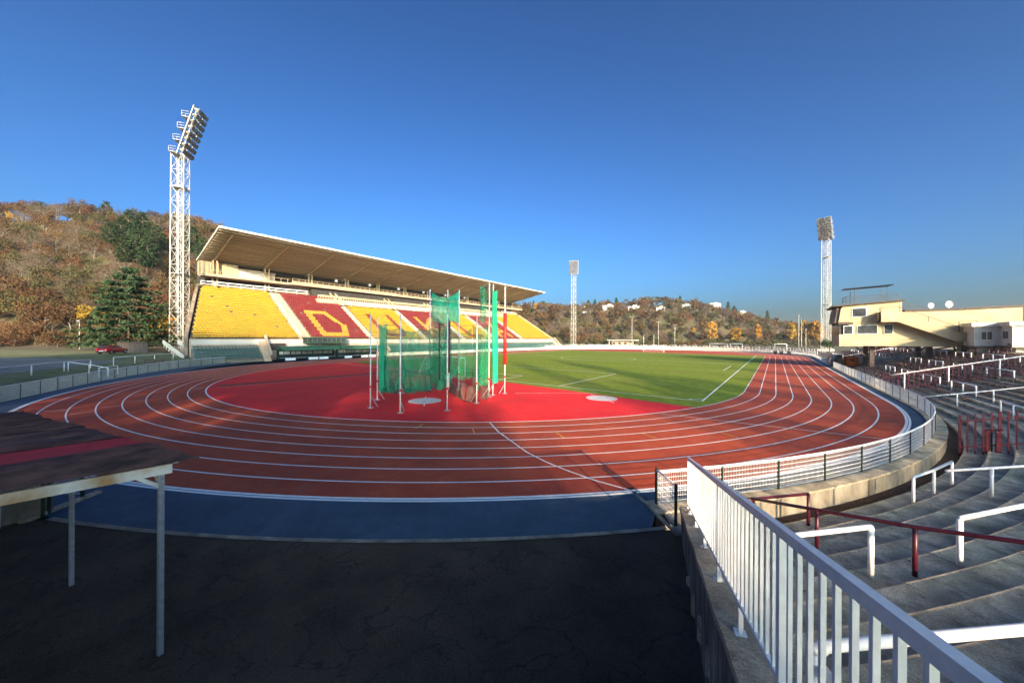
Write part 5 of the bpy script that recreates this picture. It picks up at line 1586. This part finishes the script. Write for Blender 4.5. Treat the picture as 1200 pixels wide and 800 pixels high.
# ------------------------------------------------------------------ trees
def leaf_quads(cent, size, asp=1.0, vertical=0.0):
    n = len(cent)
    d = rng.normal(size=(n, 3)); d[:, 2] += vertical * np.sign(rng.normal(size=n)) * 2
    d /= np.linalg.norm(d, axis=1)[:, None]
    e = rng.normal(size=(n, 3)); e -= d * (e * d).sum(1)[:, None]; e /= np.linalg.norm(e, axis=1)[:, None]
    s = size * rng.uniform(0.6, 1.3, n)[:, None]
    a = d * s; b = e * s * asp
    v = np.stack([cent - a - b, cent + a - b * 0.6, cent + a * 1.1 + b * 0.7, cent - a * 0.8 + b], 1).reshape(-1, 3)
    return v


def mesh_from_quads(v, name, mats, extra=None):
    n = len(v) // 4
    faces = np.arange(4 * n).reshape(-1, 4).tolist()
    me = bpy.data.meshes.new(name)
    verts = v.tolist(); mi = [0] * n
    if extra is not None:
        o = len(verts); verts += [tuple(p) for p in extra.v]; faces += [tuple(i + o for i in f) for f in extra.f]; mi += [1] * len(extra.f)
    me.from_pydata(verts, [], faces)
    for m in mats: me.materials.append(m)
    me.polygons.foreach_set('material_index', mi)
    me.update()
    return me


def limbs(mb, H, W, nl, base=0.25, r0=0.22, twig=0):
    top = Vector((random.uniform(-.3, .3), random.uniform(-.3, .3), H * 0.82))
    P_ = [Vector((0, 0, -0.6)), Vector((random.uniform(-.15, .15), random.uniform(-.15, .15), H * 0.3)), Vector((random.uniform(-.3, .3), random.uniform(-.3, .3), H * 0.55)), top]
    mb.tube(P_, r0, 6, r2=r0 * 0.25)
    ends = []
    for i in range(nl):
        t = base + (0.8 - base) * i / nl
        o = Vector((0, 0, H * t)); a = i * 2.4 + random.random()
        ln = W * 0.5 * (1.05 - 0.5 * t) * random.uniform(0.75, 1.1)
        e = o + Vector((math.cos(a) * ln, math.sin(a) * ln, ln * random.uniform(0.5, 1.1)))
        mid = (o + e) / 2 + Vector((0, 0, -0.08 * ln))
        mb.tube([o, mid, e], r0 * 0.42, 5, r2=r0 * 0.1)
        ends.append(e)
        for k in range(twig):
            f = random.uniform(0.35, 1.0); s_ = o + (e - o) * f
            a2 = a + random.uniform(-1.2, 1.2); l2 = ln * random.uniform(0.3, 0.6)
            e2 = s_ + Vector((math.cos(a2) * l2, math.sin(a2) * l2, l2 * random.uniform(0.5, 1.4)))
            mb.tube([s_, e2], r0 * 0.16, 4, r2=r0 * 0.04); ends.append(e2)
    ends.append(top)
    return ends


def broadleaf(H, W, n, size, asp=0.8, blobs=11, ver=0.0, nl=7, twig=0, dens=0.26, r0=0.2):
    tb = MB(); ends = limbs(tb, H, W, nl, r0=r0, twig=twig)
    C = []
    for e in ends: C.append((e.x, e.y, e.z))
    while len(C) < blobs:
        a = random.random() * 6.28; r = W * 0.38 * math.sqrt(random.random())
        C.append((r * math.cos(a), r * math.sin(a), H * random.uniform(0.35, 0.88)))
    C = np.array(C)
    k = rng.integers(0, len(C), n)
    off = rng.normal(size=(n, 3)); off /= np.linalg.norm(off, axis=1)[:, None]
    off *= (W * dens * rng.uniform(0.25, 1.0, n) ** 0.6)[:, None] * rng.uniform(0.7, 1.2, len(C))[k][:, None]
    off[:, 2] *= 0.75
    p = C[k] + off
    p[:, 2] = np.maximum(p[:, 2], H * 0.06)
    return tb, leaf_quads(p, size, asp, ver)


def conifer(H, W, n, size, round_top=False):
    tb = MB(); tb.tube([(0, 0, -0.6), (0.05, 0, H * 0.5), (0, 0.05, H * 0.95)], 0.24, 6, r2=0.05)
    P_ = []
    tiers = 12
    for t in range(tiers):
        f = t / (tiers - 1)
        z = H * (0.16 + 0.8 * f)
        rr = W / 2 * ((1 - f) ** 0.75 + 0.06) if not round_top else W / 2 * math.sqrt(max(0.05, 1 - (2 * f - 0.9) ** 2)) * 0.95
        nb_ = max(4, int(9 * (1 - f) + 3))
        for b in range(nb_):
            a = b * 2 * math.pi / nb_ + t * 0.7 + random.uniform(-.25, .25); L_ = rr * random.uniform(0.7, 1.12)
            if t % 2 == 0: tb.tube([(0, 0, z), (math.cos(a) * L_, math.sin(a) * L_, z - L_ * 0.12)], 0.05, 4, r2=0.015)
            m_ = max(4, int(n / tiers / nb_ * 1.4 * (1 - f * 0.5)))
            u = rng.uniform(0.2, 1.0, m_) ** 0.7
            q_ = np.stack([np.cos(a) * L_ * u, np.sin(a) * L_ * u, z - L_ * 0.16 * u + H * 0.015 * u * u], 1)
            q_ += rng.normal(size=(m_, 3)) * np.array([0.10, 0.10, 0.05]) * W * 0.35 * np.stack([u, u, u], 1)
            P_.append(q_)
    return tb, leaf_quads(np.concatenate(P_), size, 0.55)


KIND = {}


def make_kind(key, leafm, barkm, gens, whole):
    out = []
    for tb, v in gens:
        if whole: out.append(mesh_from_quads(v, key, [leafm, barkm], tb))
        else: out.append((tb.mesh('trunk', barkm, True), mesh_from_quads(v, 'crown', [leafm])))
    KIND[key] = out


# near hill kinds (about 8 m tall at scale 1)
make_kind('russet_tree', M['russet'], M['barkp'], [broadleaf(8, 6.2, 1500, 0.17, 0.7, 14, 0, 8, 1) for _ in range(3)], False)
make_kind('olive_tree', M['olive'], M['bark'], [broadleaf(8, 6.4, 1700, 0.17, 0.7, 15, 0, 8, 1) for _ in range(3)], False)
make_kind('bare_tree', M['greyb'], M['barkp'], [broadleaf(9, 6.4, 1300, 0.36, 0.06, 20, 0.6, 11, 3, 0.24, 0.17) for _ in range(3)], False)
make_kind('scrub_bush', M['russet'], M['bark'], [broadleaf(4, 5.4, 900, 0.15, 0.7, 12, 0, 6, 0) for _ in range(2)], False)
make_kind('pine_tree', M['pine'], M['bark'], [conifer(11, 6.5, 2600, 0.26, True) for _ in range(2)], False)
make_kind('golden_tree', M['gold'], M['bark'], [broadleaf(7, 4.6, 1200, 0.17, 0.8, 12) for _ in range(2)], False)
make_kind('big_conifer', M['pine'], M['bark'], [conifer(17, 17, 7500, 0.30)], False)
# far kinds, whole meshes
make_kind('far_russet', M['russet'], M['bark'], [broadleaf(9, 7.5, 420, 0.42, 0.8, 12) for _ in range(4)], True)
make_kind('far_grey', M['greyb'], M['barkp'], [broadleaf(9, 7, 480, 0.62, 0.16, 14, 0.6) for _ in range(4)], True)
make_kind('far_olive', M['olive'], M['bark'], [broadleaf(9, 7, 420, 0.42, 0.8, 12) for _ in range(3)], True)
make_kind('far_pine', M['pine'], M['bark'], [conifer(13, 6, 700, 0.5), conifer(12, 8, 700, 0.5, True)], True)
make_kind('far_gold', M['gold'], M['bark'], [broadleaf(13, 5.0, 700, 0.42, 0.8, 16, 0, 10) for _ in range(2)], True)
make_kind('shade_tree', M['greyb'], M['bark'], [broadleaf(14, 9, 2300, 0.50, 0.20, 26, 0.2, 12, 2) for _ in range(2)], False)

make_kind('dark_bush', M['pine'], M['bark'], [broadleaf(3.2, 4.4, 700, 0.16, 0.8, 12, 0, 6, 0)], False)
make_kind('thin_tree', M['greyb'], M['bark'], [broadleaf(14, 9, 1200, 0.50, 0.16, 24, 0.3, 12, 2) for _ in range(2)], False)
LABEL = {
    'thin_tree': ('slender twiggy tree in the row on the bank beyond the terraces', 'slender trees on the bank behind the terraces'),
    'russet_tree': ('russet-leaved small tree among the autumn scrub on the left hillside', 'russet trees on the left hillside'),
    'olive_tree': ('olive-green fading tree among the autumn scrub on the left hillside', 'olive trees on the left hillside'),
    'bare_tree': ('bare grey-brown twiggy tree on the left hillside', 'bare trees on the left hillside'),
    'scrub_bush': ('low russet bush at the foot of the left hillside', 'bushes on the left hillside'),
    'pine_tree': ('dark round-topped pine on the crest of the left hillside', 'pines on the left hill crest'),
    'golden_tree': ('small golden-leaved tree on the left hillside', 'golden trees on the left hillside'),
    'far_russet': ('russet autumn tree in the far wood beyond the pitch', 'russet trees of the far wood'),
    'far_grey': ('leafless grey-brown tree in the far wood beyond the pitch', 'leafless trees of the far wood'),
    'far_olive': ('dull green tree in the far wood beyond the pitch', 'green trees of the far wood'),
    'far_pine': ('dark conifer standing between the villas on the far ridge', 'conifers on the far ridge'),
    'far_gold': ('golden poplar-like tree at the foot of the far wood', 'golden trees of the far wood'),
    'shade_tree': ('twiggy autumn tree out of view on the high bank above the terraces, set out for its shade', 'trees on the bank behind the terraces'),
}
FARNAME = {'far_russet': 'autumn_tree', 'far_grey': 'leafless_tree', 'far_olive': 'green_tree', 'far_pine': 'conifer', 'far_gold': 'golden_poplar', 'shade_tree': 'bank_tree', 'thin_tree': 'slender_tree', 'big_conifer': 'conifer', 'dark_bush': 'evergreen_bush'}


def plant(key, x, y, z, s, sz=None, label=None):
    v = random.choice(KIND[key]); rz = random.random() * 6.28
    lab, grp = (label, None) if label else LABEL[key]
    nm = FARNAME.get(key, key)
    if isinstance(v, tuple):
        o = empty(nm, (x, y, z), lab, 'tree' if 'bush' not in key else 'bush', grp)
        mobj('trunk', v[0], o); mobj('crown', v[1], o)
    else:
        o = mobj(nm, v, None, (x, y, z)); tag(o, lab, 'tree', grp)
    o.rotation_euler = (0, 0, rz)
    o.scale = (s, s, sz or s)
    return o


def upix(x, y):
    dx, dy = x - CAMX, y - CAMY; s, c = math.sin(-0.6603), math.cos(-0.6603)
    fw = dx * s + dy * c; rt = dx * c - dy * s
    return (600 + 397.3 * rt / fw, fw) if fw > 1 else (1e6, fw)


# left hillside -------------------------------------------------------------
placed = []
tries = 0
while len(placed) < 330 and tries < 16000:
    tries += 1
    x = random.uniform(-255, -88); y = random.uniform(-150, 20)
    d, h = hill_d(np.array([x]), np.array([y])); d = float(d[0])
    if d < 1.5 or d > 118: continue
    u, fw = upix(x, y)
    if not (-45 < u < 262): continue
    if any(abs(u - hu) < hw_ and hf - 14 < fw < hf + 6 for hu, hw_, hf in HOUSES): continue
    if any((x - a) ** 2 + (y - b) ** 2 < (3.4 if d < 60 else 4.4) ** 2 for a, b in placed): continue
    placed.append((x, y))
    r = random.random()
    if d < 9: key = 'scrub_bush' if r < 0.6 else ('golden_tree' if r < 0.66 else 'russet_tree')
    elif d > 62 and 122 < u < 178 and r < 0.3: key = 'pine_tree'
    else: key = 'russet_tree' if r < 0.36 else 'olive_tree' if r < 0.60 else 'bare_tree' if r < 0.93 else 'golden_tree' if r < 0.935 else 'scrub_bush'
    s = random.uniform(0.75, 1.15)
    plant(key, x, y, tz(x, y) - 0.2, s, s * random.uniform(0.85, 1.15))
for u, v, fw, s in ((150, 248, 128, 1.2), (166, 251, 128, 1.1), (141, 256, 122, 1.0), (128, 262, 120, 0.8), (158, 270, 112, 1.0), (172, 280, 110, 1.0), (146, 278, 110, 0.9), (183, 266, 128, 1.0), (238, 280, 122, 0.9), (226, 268, 130, 1.0), (160, 262, 118, 0.9)):
    x, y, zt = zd(u, v, fw)
    plant('pine_tree', x, y, zt - 11 * s, s)
bx, by, _ = zd(151, 400, 72)
plant('big_conifer', bx, by, 1.7, 1.0, 1.05, 'broad dark conifer standing over the red car at the hill foot')
gx, gy, _ = zd(192, 400, 76)
plant('golden_tree', gx, gy, 1.9, 1.1, 1.2, 'orange-leaved small tree behind the foot of the near lattice tower')
for i in range(16):
    u = -20 + i * 12.5
    x, y, _ = zd(u, 408, random.uniform(84, 92))
    plant('scrub_bush', x, y, tz(x, y) - 0.1, random.uniform(0.7, 1.1), random.uniform(0.6, 1.1))
# far wood -----------------------------------------------------------------
placed = []; tries = 0
while len(placed) < 430 and tries < 20000:
    tries += 1
    x = random.uniform(-190, 190); y = random.uniform(110, 470)
    d, h = hill_d(np.array([x]), np.array([y])); d = float(d[0])
    if d < 0 or d > 92: continue
    u, fw = upix(x, y)
    if not (585 < u < 985): continue
    if any(abs(u - hu) < hw_ * 0.6 and hf - 16 < fw < hf + 8 for hu, hw_, hf in HOUSES): continue
    if any((x - a) ** 2 + (y - b) ** 2 < 5.2 ** 2 for a, b in placed): continue
    placed.append((x, y))
    r = random.random()
    key = 'far_russet' if r < 0.38 else 'far_grey' if r < 0.74 else 'far_olive' if r < 0.992 else 'far_gold'
    if d > 84 and r < 0.14: key = 'far_pine'
    s = random.uniform(0.75, 1.2) * (0.8 if key == 'far_gold' else 1)
    plant(key, x, y, tz(x, y) - 0.3, s, s * random.uniform(0.85, 1.1))
for u, v, fw, s in ((697, 350, 365, 1.1), (722, 348, 365, 1.15), (712, 350, 372, 1.0), (742, 350, 372, 1.2), (753, 352, 372, 0.9), (764, 350, 370, 1.1), (782, 351, 370, 1.2), (790, 352, 370, 1.1), (812, 351, 365, 1.2), (818, 352, 365, 1.0), (853, 352, 372, 1.2), (860, 356, 372, 1.0), (899, 362, 380, 1.0)):
    x, y, zt = zd(u, v, fw)
    plant('far_pine', x, y, zt - 13 * s, s)
for u, v, fw, s, sw in ((835, 374, 262, 1.25, 1.15), (862, 381, 262, 1.0, 1.5), (888, 375, 268, 1.2, 0.9), (928, 373, 262, 1.3, 1.0), (941, 371, 270, 1.4, 1.1), (955, 372, 262, 1.35, 1.25), (961, 376, 262, 1.2, 1.2), (949, 377, 266, 1.15, 1.0)):
    x, y, zt = zd(u, v, fw)
    zb = 0.0
    plant('far_gold', x, y, zb, sw, (zt - zb) / 13.0)
for k in range(60):      # low green belt along the far boundary
    u = 640 + k * 5.6 + random.uniform(-3, 3)
    x, y, _ = zd(u, 400, random.uniform(236, 262))
    plant('far_olive' if random.random() < .7 else 'far_russet', x, y, tz(x, y) - 1.0, random.uniform(.55, .85), random.uniform(.45, .75))
x, y, _ = zd(972, 400, 110)
plant('dark_bush', x, y, 1.2, 1.0, 1.0, 'small dark evergreen bush beside the nose of the elevated building')
# bank behind the terraces: trees whose shade reaches the track -------------------------
PD = Vector((-SH.y, SH.x))            # perpendicular, pointing to larger s
SC_ = 0.64 * CAMX - 0.77 * 40.6


def bank_tree(s, c, Htop, sw, key='shade_tree'):
    p = Vector((CAMX, CAMY)) + Vector((SH.x, SH.y)) * c + PD * (s - SC_)
    z = tz(p.x, p.y) - 0.2
    plant(key, p.x, p.y, z, sw, max(0.25, (Htop * 1.40 - z) / 14.6))


s = -64.0
while s < -7.2:
    top = 24.0 if s < -26 else 22.0
    bank_tree(s + random.uniform(-.6, .6), 27 + random.uniform(-3, 3), top + 2.5 + random.uniform(-1.5, 1.5), random.uniform(0.85, 1.0))
    s += 2.9
for s in (-4, -1, 2, 5): bank_tree(s, 40, 9.6, 0.6)  # low unseen trees added to keep sun off the steps in the gap
s = -62.0
while s < -5:
    bank_tree(s, 38 + random.uniform(-2, 2), 13.5, 0.75); bank_tree(s + 1.8, 45, 12.5, 0.8)  # unseen rows added to block low sun passing under the taller crowns
    s += 3.6
for s, top, sw in ((7.6, 24, 0.32), (10.5, 15.5, 0.55), (14.5, 17, 0.6), (18.5, 25, 0.5), (22, 18, 0.6), (26, 15, 0.6), (31, 17, 0.7), (37, 14, 0.5), (43, 20, 0.6), (49, 15, 0.5), (55, 30, 0.32)):
    bank_tree(s, 42, top, sw, 'thin_tree')

# ------------------------------------------------------------------ fallen leaves in the gutter and on the steps
nl_ = 1500
ang_ = rng.uniform(-43, 0, nl_); rr_ = np.where(rng.random(nl_) < 0.72, rng.uniform(44.95, 45.45, nl_), rng.uniform(45.5, 53, nl_))
zz_ = np.array([(-0.60 if r < TR0 else terrace_z(r)) + 0.012 for r in rr_])
cen = np.stack([rr_ * np.cos(np.radians(ang_)), rr_ * np.sin(np.radians(ang_)), zz_], 1)
d1_ = rng.uniform(0, 6.28, nl_); sz_ = rng.uniform(0.02, 0.045, nl_)
ax_ = np.stack([np.cos(d1_), np.sin(d1_), rng.uniform(-.2, .2, nl_)], 1) * sz_[:, None]
bx_ = np.stack([-np.sin(d1_), np.cos(d1_), rng.uniform(-.2, .2, nl_)], 1) * sz_[:, None] * 0.6
lv = np.stack([cen - ax_, cen - bx_, cen + ax_, cen + bx_], 1).reshape(-1, 3)
M['litter'] = leafmat('leaf_litter', (0.10, 0.05, 0.02), (0.26, 0.13, 0.04), None, 0.2, 3.0)
tag(mobj('fallen_leaves', mesh_from_quads(lv, 'fallen_leaves', [M['litter']])), 'dry brown leaves lying in the gutter and on the steps', 'leaves', kind='stuff')

# ------------------------------------------------------------------ haze: thin air over the whole place
hz = MB(); hz.box((0, 500, 44.0), (3020, 2840, 93.0))
hm = bpy.data.materials.new('haze_air'); hm.use_nodes = True
for n_ in list(hm.node_tree.nodes):
    if n_.type == 'BSDF_PRINCIPLED': hm.node_tree.nodes.remove(n_)
pvn = hm.node_tree.nodes.new('ShaderNodeVolumePrincipled')
pvn.inputs['Color'].default_value = (0.82, 0.92, 0.98, 1)
pvn.inputs['Density'].default_value = 0.00016
pvn.inputs['Anisotropy'].default_value = 0.2
hm.node_tree.links.new(pvn.outputs[0], hm.node_tree.nodes['Material Output'].inputs['Volume'])
tag(hz.build('haze', hm), kind='stuff')
